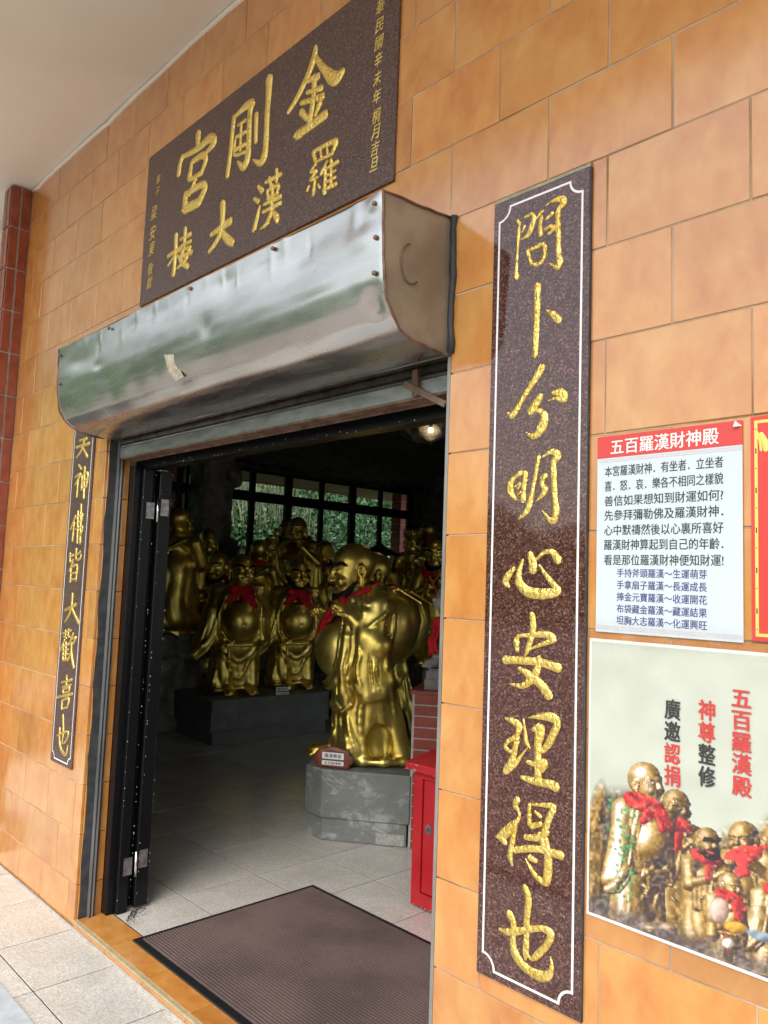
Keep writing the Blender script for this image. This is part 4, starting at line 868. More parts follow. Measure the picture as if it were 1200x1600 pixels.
def sack_monk(res=.0075):
    F=Field((-.36,-.36,-.01),(.40,.48,1.30),res); hc=(0.0,-.085,1.135)
    # under-robe and legs
    for x in (-1,1): F.cap((x*.085,.02,.50),(x*.105,-.03,.10),.115,.088,.05)
    F.ell((0,.02,.46),(.205,.17,.17),.06); F.cap((.10,.10,.34),(.17,.19,.05),.09,.072,.05); F.cap((-.05,.10,.34),(-.05,.14,.06),.10,.09,.05)
    F.cap((0,-.01,.42),(0,.03,.07),.178,.190,.05).cap((.10,-.03,.34),(.118,-.055,.09),.088,.095,.03).cap((-.10,-.03,.34),(-.12,-.05,.09),.085,.092,.03)
    folds(F,8,.016,.04,.52,.6,.02,3.)
    F.ell((0,.04,.74),(.205,.155,.26),.06).ell((-.01,-.110,.665),(.180,.195,.200),.025).cap((-.14,.03,.93),(.14,.03,.93),.092,.092,.05)
    F.cap((0,.0,.95),(0,-.05,1.05),.078,.068,.04); F.ell((0,-.045,.90),(.15,.10,.10),.05)
    F.ell((.03,-.302,.655),(.012,.014,.012),.006,'s')                      # navel
    # robe over the left shoulder: broad lapel sweeping round the belly
    for dx,r in ((0,.030),(.035,.028),(.072,.030)):
        F.path([(.075+dx,-.085+dx*.5,1.005-dx*.5),(.13+dx,-.13+dx,.88),(.170+dx*.7,-.155+dx,.74),(.165+dx*.7,-.165+dx,.60),(.11+dx,-.19+dx,.49),(.0+dx,-.215+dx,.44)],[r*.8,r,r,r*1.05,r,r*.9],.012)
    F.path([(.050,-.10,.99),(.11,-.165,.88),(.150,-.190,.74),(.148,-.20,.60),(.09,-.225,.49),(-.05,-.235,.455)],.0095,.004)
    F.path([(-.075,-.085,1.005),(-.15,-.10,.88),(-.20,-.10,.72),(-.19,-.10,.56)],[.022,.03,.03,.03],.014)
    # belt line and hanging swags over the legs
    F.path([(-.19,-.10,.50),(-.10,-.19,.475),(0,-.215,.47),(.10,-.20,.475),(.2,-.11,.50)],.014,.008)
    for k,(zz,dp,rr) in enumerate(((.45,.13,.013),(.43,.27,.014))):
        F.crease([(-.165+.01*k,-.115,zz),(-.10,-.168,zz-dp*.62),(-.03,-.178,zz-dp*.95),(.04,-.176,zz-dp*.97),(.10,-.165,zz-dp*.65),(.165,-.11,zz+.01)],rr,.018)
    F.path([(-.03,-.17,.20),(-.01,-.14,.12),(0,-.10,.06)],.028,.012,'s')    # parting between the legs
    for x,p in ((.155,0),(.10,.5),(.205,.9),(-.12,.3)): F.crease([(x,-.10+p*.05,.42),(x*1.05,-.13+p*.06,.26),(x*1.1,-.10+p*.08,.07)],.014,.016)
    # flared hem at the rear left
    F.path([(.05,-.10,.055),(.13,-.115,.04),(.20,-.04,.035),(.245,.07,.035),(.24,.20,.035),(.16,.27,.035)],[.014,.018,.018,.018,.018,.014],.03)
    F.path([(.235,.09,.05),(.20,.08,.20),(.185,.05,.36)],[.018,.016,.01],.03); F.path([(.185,.20,.05),(.165,.16,.20),(.17,.10,.34)],[.018,.016,.01],.03)
    F.ell((.20,.05,.14),(.035,.07,.10),.03,'s')                           # hollow of the flared cloth
    # left arm raised to the breast, sleeve falling in layers
    F.cap((.185,.03,.92),(.235,-.01,.70),.074,.066,.04); F.cap((.245,.03,.69),(.165,-.135,.855),.052,.036,.025)
    F.cap((.245,.03,.70),(.215,-.05,.75),.070,.058,.03)
    for k,(dy,zb,r) in enumerate(((-.085,.47,.040),(-.035,.42,.050),(.03,.44,.050),(.08,.50,.040))):
        F.cap((.232,dy*.6,.68),(.225+.006*k,dy,zb),r*.85,r*1.1,.034)
    F.path([(.215,-.10,.755),(.250,-.10,.66),(.255,-.095,.54),(.24,-.06,.43),(.22,.0,.385),(.215,.07,.41)],.0095,.006)
    F.path([(.262,-.03,.68),(.290,-.02,.56),(.272,.0,.43)],.010,.010); F.path([(.275,.04,.70),(.285,.06,.58),(.255,.08,.46)],.010,.010)
    F.path([(.16,-.15,.70),(.185,-.175,.56),(.17,-.165,.44),(.13,-.17,.38)],[.02,.024,.03,.02],.02)
    F.ell((.155,-.14,.40),(.055,.045,.075),.02); F.path([(.10,-.185,.45),(.115,-.19,.36),(.16,-.165,.315),(.205,-.12,.36)],.010,.006)
    hand(F,(.145,-.178,.895),rz=R(-25),rx=R(-50),ry=R(20),sc=1.05,grip=.9)
    # right arm, closer to the body
    F.cap((-.185,.03,.92),(-.235,-.03,.70),.074,.066,.04); F.cap((-.235,-.03,.69),(-.10,-.235,.84),.052,.036,.025); hand(F,(-.07,-.262,.865),rz=R(35),rx=R(-50),ry=R(-20),sc=1.05,grip=.9)
    F.cap((-.235,-.02,.66),(-.23,-.02,.46),.055,.075,.03)
    # robe across the upper back, sack on the back
    F.path([(.06,-.05,1.01),(.12,.04,1.02),(.08,.13,1.0),(0,.16,.99),(-.1,.1,1.0)],[.02,.03,.03,.03,.02],.03)
    F.ell((.03,.165,.80),(.178,.165,.232),.05,rx=R(-12)); F.path([(.03,.08,1.0),(.06,-.04,.97),(.09,-.17,.92)],[.045,.026,.022],.03)
    for a in (-.10,-.03,.04,.11): F.path([(.03+a*.4,.10,1.0),(.03+a,.16,1.03),(.03+a*1.4,.29,.95),(.03+a*1.5,.335,.82)],[.008,.009,.006,.003],.012)
    F.path([(.13,.04,.97),(.165,.10,.90),(.178,.12,.80),(.170,.11,.70),(.14,.09,.62)],[.010,.012,.013,.012,.008],.010)
    F.path([(.19,-.02,.765),(.235,.0,.775),(.262,.03,.772),(.255,.08,.765)],.011,.006)
    for (pts,r) in (([(.245,.10,.93),(.262,.02,.86),(.255,-.05,.80)],.006),([(.21,.13,.90),(.245,.13,.78),(.262,.10,.66)],.007),([(.10,-.12,.97),(.16,-.10,.95),(.215,-.03,.93)],.007),
                    ([(.235,-.075,.66),(.225,-.10,.56),(.232,-.07,.47)],.006),([(.245,-.01,.64),(.262,.0,.54),(.245,.02,.44)],.006),([(.10,-.20,.30),(.125,-.19,.20),(.135,-.17,.09)],.008),
                    ([(-.06,-.19,.34),(-.085,-.175,.22),(-.09,-.155,.10)],.008),([(.17,-.15,.30),(.195,-.12,.18),(.215,-.08,.08)],.008),([(.215,.13,.60),(.21,.16,.45),(.22,.17,.28)],.008),([(.15,.18,.56),(.15,.20,.38),(.18,.22,.2)],.009)):
        F.crease(pts,r*1.5,.014)
    for (pts,r) in (([(.20,-.135,.70),(.195,-.165,.58),(.20,-.15,.46)],.006),([(.262,-.045,.66),(.27,-.03,.54),(.262,-.02,.44)],.005),([(.06,-.20,.30),(.05,-.19,.20),(.045,-.16,.10)],.009),([(.23,.08,.88),(.245,.04,.80)],.005)):
        F.crease(pts,r*1.3,.008,'s')
    foot(F,(-.135,-.175,0),R(-14),1.12); foot(F,(.105,-.145,0),R(8),1.12)
    head(F,hc,rz=R(6),rx=R(10),sc=1.12,mood='laugh')
    return F.mesh('sack monk'), hair(res*.7,hc,R(6),R(10),1.12)
def belly_monk(res=.0085):
    F=Field((-.50,-.34,-.01),(.42,.30,1.30),res); hc=(0,-.055,1.13)
    for x in (-1,1): F.cap((x*.09,.0,.50),(x*.125,-.02,.09),.12,.10,.05)
    F.ell((0,.0,.45),(.21,.17,.17),.06).cap((-.03,.05,.25),(-.03,.08,.06),.16,.17,.05); F.cap((-.14,.0,.3),(-.20,.02,.05),.08,.075,.05)
    folds(F,8,.016,.04,.52,0,.02,3.)
    F.ell((0,.03,.74),(.205,.15,.25),.06).cap((-.15,.02,.93),(.15,.02,.93),.09,.09,.05).cap((0,0,.95),(0,-.03,1.05),.075,.068,.04)
    F.ell((0,-.120,.665),(.185,.180,.195),.018).ell((0,-.302,.64),(.012,.014,.012),.006,'s'); F.ell((-.07,-.10,.87),(.085,.06,.055),.03).ell((.07,-.10,.87),(.085,.06,.055),.03)
    F.crease([(-.12,-.150,.835),(0,-.185,.815),(.12,-.150,.835)],.012,.012); F.crease([(-.13,-.16,.53),(0,-.22,.495),(.13,-.16,.53)],.012,.012,'s')
    for x in (-1,1):
        for dx,r in ((0,.026),(.034,.028),(.066,.030)):
            F.path([(x*(.060+dx),-.075+dx*.4,1.0-dx*.4),(x*(.140+dx*.8),-.12+dx,.88),(x*(.190+dx*.6),-.12+dx,.72),(x*(.182+dx*.6),-.13+dx,.56),(x*(.13+dx),-.16+dx,.47)],[r*.8,r,r,r,r*.9],.010)
        F.path([(x*.045,-.09,.99),(x*.125,-.145,.88),(x*.178,-.155,.72),(x*.168,-.165,.56),(x*.11,-.19,.48)],.0085,.004)
    F.path([(-.20,-.10,.48),(-.10,-.20,.455),(0,-.225,.45),(.10,-.20,.455),(.2,-.10,.48)],.018,.008)
    F.ell((-.12,-.215,.455),(.028,.02,.024),.008).path([(-.12,-.22,.45),(-.17,-.21,.43),(-.15,-.20,.47),(-.115,-.22,.46),(-.07,-.225,.49),(-.09,-.225,.44)],.009,.005)
    F.path([(-.12,-.22,.44),(-.105,-.215,.34),(-.13,-.20,.29)],[.012,.013,.009],.008)
    for k,(zz,dp,rr) in enumerate(((.43,.13,.012),(.40,.25,.013))):
        F.crease([(-.17+.01*k,-.10,zz),(-.10,-.160,zz-dp*.6),(-.03,-.174,zz-dp*.95),(.05,-.172,zz-dp*.97),(.11,-.150,zz-dp*.6),(.17,-.09,zz+.01)],rr*.9,.018)
    F.path([(.02,-.19,.20),(.01,-.16,.11),(0,-.12,.05)],.026,.014,'s'); F.crease([(-.16,-.07,.40),(-.19,-.08,.20),(-.205,-.07,.05)],.013,.014); F.crease([(.13,-.12,.40),(.09,-.145,.22),(.07,-.13,.07)],.012,.014); F.crease([(-.09,-.14,.30),(-.10,-.14,.18),(-.11,-.13,.08)],.012,.014); F.crease([(.17,-.05,.40),(.185,-.05,.22),(.20,-.04,.07)],.012,.014)
    for pts in ([(-.27,-.12,.74),(-.31,-.13,.58),(-.35,-.13,.44)],[(-.21,-.14,.80),(-.235,-.15,.64),(-.27,-.155,.50)],[(-.30,-.02,.70),(-.35,-.02,.54),(-.38,-.03,.44)]): F.crease(pts,.011,.014)
    F.path([(-.25,-.02,.04),(-.19,-.11,.035),(-.07,-.135,.04),(.04,-.13,.06),(.14,-.12,.05),(.20,-.03,.045)],.016,.02)
    # right sleeve hanging wide and swinging outwards
    F.cap((-.19,.02,.92),(-.25,-.03,.70),.075,.068,.04)
    for k,(x,y,z,r) in enumerate(((-.30,-.10,.46,.045),(-.34,-.05,.42,.05),(-.37,.0,.41,.045),(-.27,.02,.45,.06),(-.25,-.09,.50,.045))): F.cap((-.24,-.02+y*.2,.74),(x,y,z),.068,r*1.15,.03)
    F.path([(-.25,-.13,.52),(-.33,-.135,.44),(-.40,-.11,.355),(-.445,-.06,.335)],[.022,.036,.034,.020],.02)
    F.path([(-.24,-.155,.50),(-.30,-.165,.40),(-.38,-.14,.32),(-.45,-.07,.315)],.010,.006); F.path([(-.27,-.09,.74),(-.315,-.115,.60),(-.355,-.12,.47)],.010,.008); F.path([(-.215,-.11,.74),(-.235,-.14,.62),(-.27,-.155,.52)],.010,.008)
    # left arm raised with clenched hand
    F.cap((.19,.02,.92),(.27,-.03,.74),.07,.06,.04).cap((.27,-.03,.735),(.165,-.20,.905),.050,.036,.02); hand(F,(.145,-.232,.945),rz=R(-20),rx=R(-80),ry=R(10),sc=1.0,grip=1.)
    for k,(x,y,zb,r) in enumerate(((.21,-.14,.50,.030),(.245,-.10,.46,.034),(.28,-.05,.45,.034),(.30,.0,.50,.034))): F.cap((x*.95,y*.7,.74),(x,y,zb),r*1.0,r*1.15,.020)
    F.path([(.185,-.165,.80),(.19,-.17,.66),(.20,-.165,.50),(.225,-.14,.43),(.265,-.10,.42),(.30,-.04,.45),(.325,.01,.60),(.32,.0,.76)],.0085,.005)
    F.path([(.225,-.135,.70),(.232,-.14,.56),(.245,-.125,.47)],.007,.005); F.path([(.27,-.09,.70),(.275,-.10,.56)],.007,.005)
    foot(F,(-.075,-.155,0),R(-6),1.05); foot(F,(.12,-.13,0),R(14),1.05)
    head(F,hc,rz=R(10),rx=R(2),sc=1.08)
    return F.mesh('belly monk'), hair(res*.7,hc,R(10),R(2),1.08,beard=False)
def robed_monk(res=.011, arms='clasp', mood='calm'):
    F=Field((-.36,-.36,-.01),(.36,.34,1.30),res); hc=(0,-.035,1.135)
    F.cap((0,.02,.14),(0,.02,.62),.25,.20,.05).cap((0,.02,.6),(0,.03,.88),.185,.12,.05).cap((-.13,.02,.92),(.13,.02,.92),.088,.088,.05)
    F.cap((0,.0,.95),(0,-.02,1.05),.072,.064,.03)
    folds(F,8,.020,.03,.80,1.,.02,1.6)
    for a in range(5): F.path([(-.16+.02*a,.10,.95-.02*a),(.02+.05*a,.175,.80-.03*a),(.17,.10,.60-.05*a)],[.006,.010,.006],.014)
    F.path([(.13,.03,1.0),(.19,.12,.86),(.215,.17,.60),(.225,.20,.30),(.20,.22,.06)],[.014,.018,.018,.016,.012],.03)
    F.path([(-.10,-.09,1.0),(-.02,-.16,.86),(.06,-.19,.72),(.12,-.2,.55)],.014,.01).path([(.10,-.09,1.0),(.03,-.15,.88),(-.04,-.18,.76)],.014,.01)
    for x in (-1,1):
        F.cap((x*.19,.02,.90),(x*.235,-.05,.68),.072,.062,.035)
        if arms=='clasp' or x<0: F.cap((x*.235,-.06,.68),(x*.06,-.22,.76),.056,.038,.02)
        else: F.cap((x*.235,-.06,.68),(x*.13,-.22,.86),.056,.038,.02)
        for k in range(3): F.cap((x*(.20-.04*k),-.10-.03*k,.68),(x*(.20-.03*k),-.12-.03*k,.44+.03*k),.034,.040,.010)
        F.path([(x*.09,-.235,.72),(x*.12,-.225,.56),(x*.16,-.19,.42),(x*.22,-.12,.42)],.010,.006)
    hand(F,(-.03,-.255,.785),rz=R(40),rx=R(-30),sc=1.1); hand(F,(.03,-.255,.80) if arms=='clasp' else (.115,-.255,.90),rz=R(-40),rx=R(-40),sc=1.1)
    for x in (-1,1): foot(F,(x*.09,-.2,0),0,1.)
    F.ell((0,-.17,.52),(.12,.09,.2),.05); F.path([(-.12,-.2,.40),(0,-.235,.28),(.12,-.2,.40)],.014,.012).path([(-.14,-.19,.30),(0,-.23,.16),(.14,-.19,.30)],.014,.012)
    head(F,hc,rx=R(6),sc=1.05,mood=mood)
    return F.mesh('robed monk'), hair(res*.75,hc,0,R(6),1.05)
def scarf(c, rad, tails, res=.009, knot=True, thick=.022):
    """ribbon tied round a neck: ring, knot and hanging ends"""
    lo=(c[0]-.3,c[1]-.34,c[2]-.45); hi=(c[0]+.3,c[1]+.25,c[2]+.14); F=Field(lo,hi,res)
    ring=[(c[0]+rad[0]*math.sin(a),c[1]-rad[1]*math.cos(a),c[2]+rad[2]*(-math.cos(a))) for a in [2*PI*k/18 for k in range(19)]]
    F.path(ring,[thick*(.9+.15*math.sin(k*1.9)) for k in range(19)],.006); F.path([(x*1,y,z-thick*1.1) for x,y,z in ring],[thick*.7]*19,.006)
    kx,ky,kz=ring[0]
    if knot: F.ell((kx,ky-.012,kz-.005),(.034,.024,.030),.008); F.ell((kx-.065,ky-.010,kz+.005),(.062,.024,.044),.006,ry=R(-18)).ell((kx+.065,ky-.010,kz-.002),(.062,.024,.042),.006,ry=R(22))
    for pts,wd in tails:
        P=[np.array(p,float)+np.array((kx,ky,kz)) for p in pts]
        for a,b in zip(P[:-1],P[1:]):
            for o in (-1,-.33,.33,1): F.cap(tuple(a+[wd*o*.7,0,.2*wd*o]),tuple(b+[wd*o,.004*o,.3*wd*o]),wd*.34,wd*.36,wd*.15)
    F.disp(lambda x,y,z:.0025*np.sin(x*150+z*90)*np.sin(z*110-x*40)); return F.mesh('scarf')

def statue(name,label,body,hr,loc,rz,sc=1.,group=None,scarfs=(),cat='statue'):
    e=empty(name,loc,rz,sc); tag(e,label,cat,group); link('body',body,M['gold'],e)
    if hr: link('painted_hair',hr,M['black_hair'],e)
    for s in scarfs: link('scarf',s,M['red_cloth'],e)
    return e
def face_to(dx,dy): return math.atan2(dx,-dy)
# ================================================================== PEDESTALS
def off(a,d,n): return (a[0]+d[0]*n,a[1]+d[1]*n)
fd_=Vector((.80,.60)); nd_=Vector((-.60,.80))
A=Vector((-3.492,2.897)); Bp=A+fd_*.505; Cc=Vector((-3.650,2.908)); Dd=Cc+nd_*.55; Ee=Bp+nd_*.62
pm_=[tuple(A),tuple(Bp),tuple(Ee),tuple(Dd),tuple(Cc)]
cen=Vector((sum(p[0] for p in pm_)/5,sum(p[1] for p in pm_)/5)); inn=[tuple(cen+(Vector(p)-cen)*.955) for p in pm_]
pd1=empty('statue_pedestal',(cen.x,cen.y,.03)); tag(pd1,'worn grey cement pedestal under the nearest golden monk','pedestal')
def chamf(poly,z0,z1,name,m,parent):
    import bmesh
    mb=MB().prism(poly,z0,z1); o=mb.build(name,m,parent and None); pw(o,parent)
    md=o.modifiers.new('bevel','BEVEL'); md.width=.006; md.segments=2; return o
chamf(pm_,.155,.42,'block',M['grey_ped'],pd1); chamf(inn,.0305,.1545,'plinth',M['grey_ped'],pd1)
p_=Vector(inn[1]); pw(MB().prism([tuple(p_-fd_*.17-nd_*.003),tuple(p_-fd_*.012-nd_*.003),tuple(p_-fd_*.012-nd_*.0005),tuple(p_-fd_*.17-nd_*.0005)],.036,.095).build('exposed_tile',simple('pale broken tile',(.25,.25,.23),(.40,.39,.36),60,.5)),pd1)
P2=[(-5.93,3.665),(-5.90,4.95),(-6.9,5.0),(-6.9,3.75),(-6.38,3.70)]
pd2=empty('statue_pedestal',(-6.4,4.3,.03)); tag(pd2,'long low dark pedestal carrying two pot bellied monks','pedestal')
chamf(P2,.15,.42,'block',M['dark_ped'],pd2); chamf([(x-.02 if x>-6.5 else x,y+(.03 if y<4 else -.02)) for x,y in P2],.0305,.1495,'plinth',M['dark_ped'],pd2)
# drum-like rock pedestal at the left
F=Field((-.42,-.42,-.02),(.42,.42,.95),.02); F.cap((0,0,.05),(0,0,.70),.30,.27,.05); F.rbox((0,0,.78),(.30,.30,.11),.04,.05)
F.disp(lambda x,y,z:.018*np.sin(9*np.arctan2(y,x)+2*np.sin(z*5))+.010*np.sin(z*17+x*9)); rockped=F.mesh('rock pedestal')
e=empty('rock_pedestal',(-6.98,3.84,.03)); tag(e,'dark draped rock pedestal behind the black door','pedestal'); link('block',rockped,M['rock_grey'],e)
link('round_base',MB().tube([(0,0,.885),(0,0,.925)],.27,28).build('rb',M['gold']).data,None,e); bpy.data.objects.remove(bpy.data.objects['rb'])
# stepped rock tiers for the rows behind
def tier(poly,z1,label):
    mb=MB().prism(poly,.0305,z1); o=mb.build('rock_tier',M['rock']); tag(o,label,'rock ledge'); return o
tier([(-6.95,4.02),(-6.905,6.2),(-8.0,6.6),(-8.2,4.5),(-7.6,4.1)],.44,'low dark rock ledge behind the pot bellied monks')
tier([(-7.62,4.45),(-7.62,7.4),(-8.7,8.0),(-8.9,4.4)],.72,'higher dark rock ledge carrying the back row of monks')
tier([(-6.6,6.25),(-6.3,7.4),(-7.5,9.2),(-8.9,8.4),(-8.0,6.9)],.60,'dark rock ledge under the windows at the far right')

# ================================================================== STATUES
mA,hA=sack_monk(.0065)
tailsA=[([(.0,-.02,0),(-.02,-.06,-.07),(-.03,-.10,-.14),(-.04,-.125,-.24)],.040),([(.04,-.01,0),(.05,-.05,-.06),(.06,-.09,-.13)],.036)]
sA=scarf((0,-.045,1.005),(.115,.115,.055),tailsA)
GRP='golden monk statues in the hall'
s1=statue('golden_monk_statue','nearest golden laughing monk carrying a sack, red ribbon at his neck',mA,hA,(-3.545,3.235,.42),R(-27),1.,GRP,[sA])
s2=statue('golden_monk_statue','golden sack carrying monk hidden close behind the nearest monk',mA,hA,(-3.99,3.80,.40),R(-27),1.0,GRP,[sA])
box('s2',(0,0,0),(.1,.1,.1),M['rock']); bpy.data.objects.remove(bpy.data.objects['s2'])
tier([(-3.72,3.45),(-3.42,3.70),(-3.75,4.25),(-4.35,4.1),(-4.2,3.75)],.40,'dark block under the hidden monk behind the nearest one')
mB,hB=belly_monk(.0085)
tailsB=[([(-.02,-.01,0),(-.07,-.045,-.05),(-.11,-.06,-.10)],.044),([(.02,-.01,0),(.06,-.06,-.07),(.085,-.09,-.16)],.046)]
sB=scarf((0,-.02,.995),(.112,.105,.045),tailsB)
b1=statue('golden_monk_statue','smiling pot bellied golden monk at the left end of the low dark pedestal',mB,hB,(-6.28,4.10,.42),face_to(.96,-.34),1.,GRP,[sB])
b2=statue('golden_monk_statue','bearded pot bellied golden monk beside a white name card on the low dark pedestal',mB,hB,(-6.33,4.80,.42),face_to(.93,-.37),.985,GRP,[sB])
# the second one has a beard ring round the whole face
F=Field((-.16,-.24,.92),(.16,.05,1.30),.007); F.path([(-.108,-.06,1.16),(-.112,-.09,1.10),(-.09,-.13,1.04),(-.04,-.155,1.005),(.04,-.155,1.005),(.09,-.13,1.04),(.112,-.09,1.10),(.108,-.06,1.16)],[.010,.016,.020,.024,.024,.020,.016,.010],.01)
F.disp(lambda x,y,z:.003*np.sin(x*300)*np.sin(z*280+y*100)); link('beard',F.mesh('beard'),M['black_hair'],b2)
mC,hC=robed_monk(.012); mD,hD=robed_monk(.013,'raise','laugh')
tC=[([(0,0,0),(-.03,-.02,-.10),(-.04,-.02,-.20)],.030)]; sC=scarf((0,0,.995),(.105,.10,.045),tC,.012)
tD=[([(0,0,0),(.0,-.03,-.12),(.01,-.04,-.24)],.042)]; sD=scarf((0,0,.985),(.13,.12,.07),tD,.012,thick=.028)
vw=lambda X,Y: (-X,-Y)
st=[('tall golden cloaked monk turned away on the draped rock pedestal',mC,None,(-6.98,3.80,.955),face_to(-.5,.85),.93,[]),
    ('small golden monk in open robe with red ribbon, before the grey rock pillar',mC,None,(-8.15,4.86,.76),face_to(.75,-.35),1.0,[sD]),
    ('golden bearded monk in profile holding a gong, behind the smiling monk',mD,hD,(-7.0,4.33,.46),face_to(.45,-.85),.99,[sC]),
    ('golden monk seen from behind with red collar below the window',mC,None,(-7.55,5.17,.66),face_to(-.55,.8),.99,[sC]),
    ('golden monk with halo disc and knobbed staff before the windows',mD,None,(-8.05,5.72,.76),face_to(.6,-.8),.98,[]),
    ('bare headed golden monk half hidden behind the tallest one',mC,hC,(-8.55,6.32,1.0),face_to(.6,-.6),1.02,[sC]),
    ('tallest golden monk in the back row with red ribbon and white tag',mB,None,(-8.0,6.10,.92),face_to(.35,-.9),1.06,[sD]),
    ('golden monk holding up a round ladle in the back row',mD,None,(-8.05,6.58,.74),face_to(.6,-.75),.99,[sC]),
    ('golden monk in a wide brimmed hat behind the nearest monk',mC,hC,(-7.3,6.86,.66),face_to(.5,-.75),1.0,[sC]),
    ('crowned golden figure carrying a child at the far right',mD,None,(-7.6,7.75,.92),face_to(.65,-.6),1.0,[]),
    ('golden monk with red scarf beside the door jamb at the far right',mD,hD,(-5.35,5.82,.70),face_to(.5,-.8),.96,[sD])]
stat=[statue('golden_monk_statue',l,m_,h_,lo,rz,sc_,GRP,sc) for l,m_,h_,lo,rz,sc_,sc in st]
tier([(-5.1,5.4),(-4.9,6.0),(-5.6,6.4),(-5.8,5.6)],.70,'dark rock block under the monk beside the door jamb')
stat[0].scale=(1.16,1.16,.93)
# accessories (parts of the statues that hold them)
def part(nm,mb,m,par,smooth=True): o=mb.build(nm,m,None,smooth); o.parent=par; return o
hal=MB().tube([(0,.16,1.0),(0,.175,1.0)],.21,36); part('halo_disc',hal,M['gold'],stat[4],False)
part('staff',MB().tube([(.16,-.24,.25),(.15,-.25,.9),(.13,-.25,1.26)],.014,8).tube([(.13,-.25,1.25),(.13,-.25,1.29),(.12,-.25,1.34),(.11,-.25,1.37)],[.02,.045,.04,.01],12).tube([(.12,-.25,1.24),(.05,-.25,1.25),(.02,-.25,1.25)],[.02,.04,.035],12),M['gold'],stat[4])
part('gong',MB().tube([(-.24,-.20,.66),(-.235,-.225,.66)],.115,28).tube([(-.22,-.24,.77),(-.20,-.24,.86),(-.15,-.25,.88),(-.14,-.25,.80)],.006,6),M['gold'],stat[2],False)
part('ladle',MB().tube([(.11,-.27,.80),(.10,-.28,1.02)],.009,8).tube([(.10,-.285,1.12),(.10,-.30,1.12)],.085,24),M['gold'],stat[7],False)
part('name_tag',MB().box((-.012,-.31,.66),(.022,-.306,.76)),M['paper'],stat[6],False)
hat=MB().tube([(0,.0,1.18),(0,.0,1.22),(0,.0,1.27),(0,.0,1.33)],[.25,.20,.10,.02],28); part('wide_hat',hat,M['black_hair'],stat[8])
cr_=MB().tube([(0,-.03,1.20),(0,-.03,1.27),(0,-.03,1.30)],[.11,.125,.06],14)
for k in range(7): a=PI*(.1+.8*k/6); cr_.tube([(.11*math.cos(a),-.03-.11*math.sin(a),1.22),(.12*math.cos(a),-.03-.12*math.sin(a),1.33)],[.02,.004],6)
part('crown',cr_,M['gold'],stat[9])
F=Field((-.14,-.42,.28),(.14,-.12,.80),.011); F.ell((0,-.26,.46),(.075,.07,.14),.03).cap((-.06,-.26,.50),(.05,-.33,.46),.028,.022,.02).cap((.06,-.26,.50),(-.05,-.33,.44),.028,.022,.02); head(F,(0,-.28,.68),sc=.66,mood='laugh'); link('carried_child',F.mesh('child'),M['gold'],stat[9])
# stupa-shaped golden finial behind the crowned figure
ur=empty('golden_stupa',(-8.15,8.66,.72)); tag(ur,'golden stupa finial with red band behind the crowned figure','stupa')
prf=[(.20,0),(.24,.05),(.16,.15),(.22,.35),(.28,.75),(.25,1.05),(.12,1.22),(.10,1.26),(.17,1.29),(.17,1.32),(.09,1.34),(.10,1.42)]
link('vase',MB().tube([(0,0,z) for r,z in prf],[r for r,z in prf],24).build('tmpv',M['gold'],None,True).data,None,ur); bpy.data.objects.remove(bpy.data.objects['tmpv'])
link('red_band',MB().tube([(0,0,1.421),(0,0,1.50)],[.11,.105],20).build('tmpb',M['red_paint'],None,True).data,None,ur); bpy.data.objects.remove(bpy.data.objects['tmpb'])
link('knob',MB().tube([(0,0,1.50),(0,0,1.54),(0,0,1.62),(0,0,1.69),(0,0,1.72)],[.08,.12,.13,.08,.01],20).build('tmpk',M['gold'],None,True).data,None,ur); bpy.data.objects.remove(bpy.data.objects['tmpk'])
tier([(-7.9,8.2),(-7.9,9.3),(-8.9,9.3),(-8.9,8.2)],.72,'dark rock ledge under the golden stupa')


# ================================================================== PRINT OF THE BIG POSTER: the carved monks drawn flat into the printed picture
def splat(me,cx,foot,h,rz,tone=1.,red=None,base_=None):
    n=len(me.vertices); a=np.empty(n*3); me.vertices.foreach_get('co',a); a=a.reshape(-1,3); q=np.empty(n*3); me.vertex_normals.foreach_get('vector',q); q=q.reshape(-1,3)
    c_,s_=math.cos(rz),math.sin(rz); rot=lambda p: np.stack([p[:,0]*c_-p[:,1]*s_,p[:,0]*s_+p[:,1]*c_,p[:,2]],1); a=rot(a); q=rot(q); k=h/1.28
    X=cx+a[:,0]*k; Y=foot-a[:,2]*k; col=(X-65)/709*.6225*NX; tp=60+(X-65)/709*45; bt=1140+(X-65)/709*260; row=(Y-tp)/(bt-tp)*NZ
    L=np.array([-.55,-.60,.58]); dif=np.clip(q@L,0,1); hv=np.array([-.3,-.87,.38]); sp=np.clip(q@hv,0,1)**14
    l=np.clip(.06+.52*dif+.85*sp,0,1)*tone; C=gold(l) if red is None else np.array(red)*(.25+.95*dif[:,None]+.3*sp[:,None])
    C=C*(1-.0*l[:,None])+np.array([.0,.01,.035])*(1-np.clip(l*3,0,1))[:,None]*.8
    R_=[];Cc_=[];D_=[];K_=[]
    for dr in (-1,0,1):
        for dc in (-1,0,1): R_.append(np.round(row).astype(int)+dr); Cc_.append(np.round(col).astype(int)+dc); D_.append(a[:,1]+.012*(abs(dr)+abs(dc))); K_.append(C)
    R_=np.concatenate(R_);Cc_=np.concatenate(Cc_);D_=np.concatenate(D_);K_=np.concatenate(K_)
    ok=(q[:,1]<.15); ok=np.tile(ok,9)&(R_>=0)&(R_<=NZ)&(Cc_>=0)&(Cc_<=NX); R_,Cc_,D_,K_=R_[ok],Cc_[ok],D_[ok],K_[ok]
    o=np.argsort(-D_); img[R_[o],Cc_[o]]=K_[o]
fc=lambda dx: math.atan2(dx,.8)
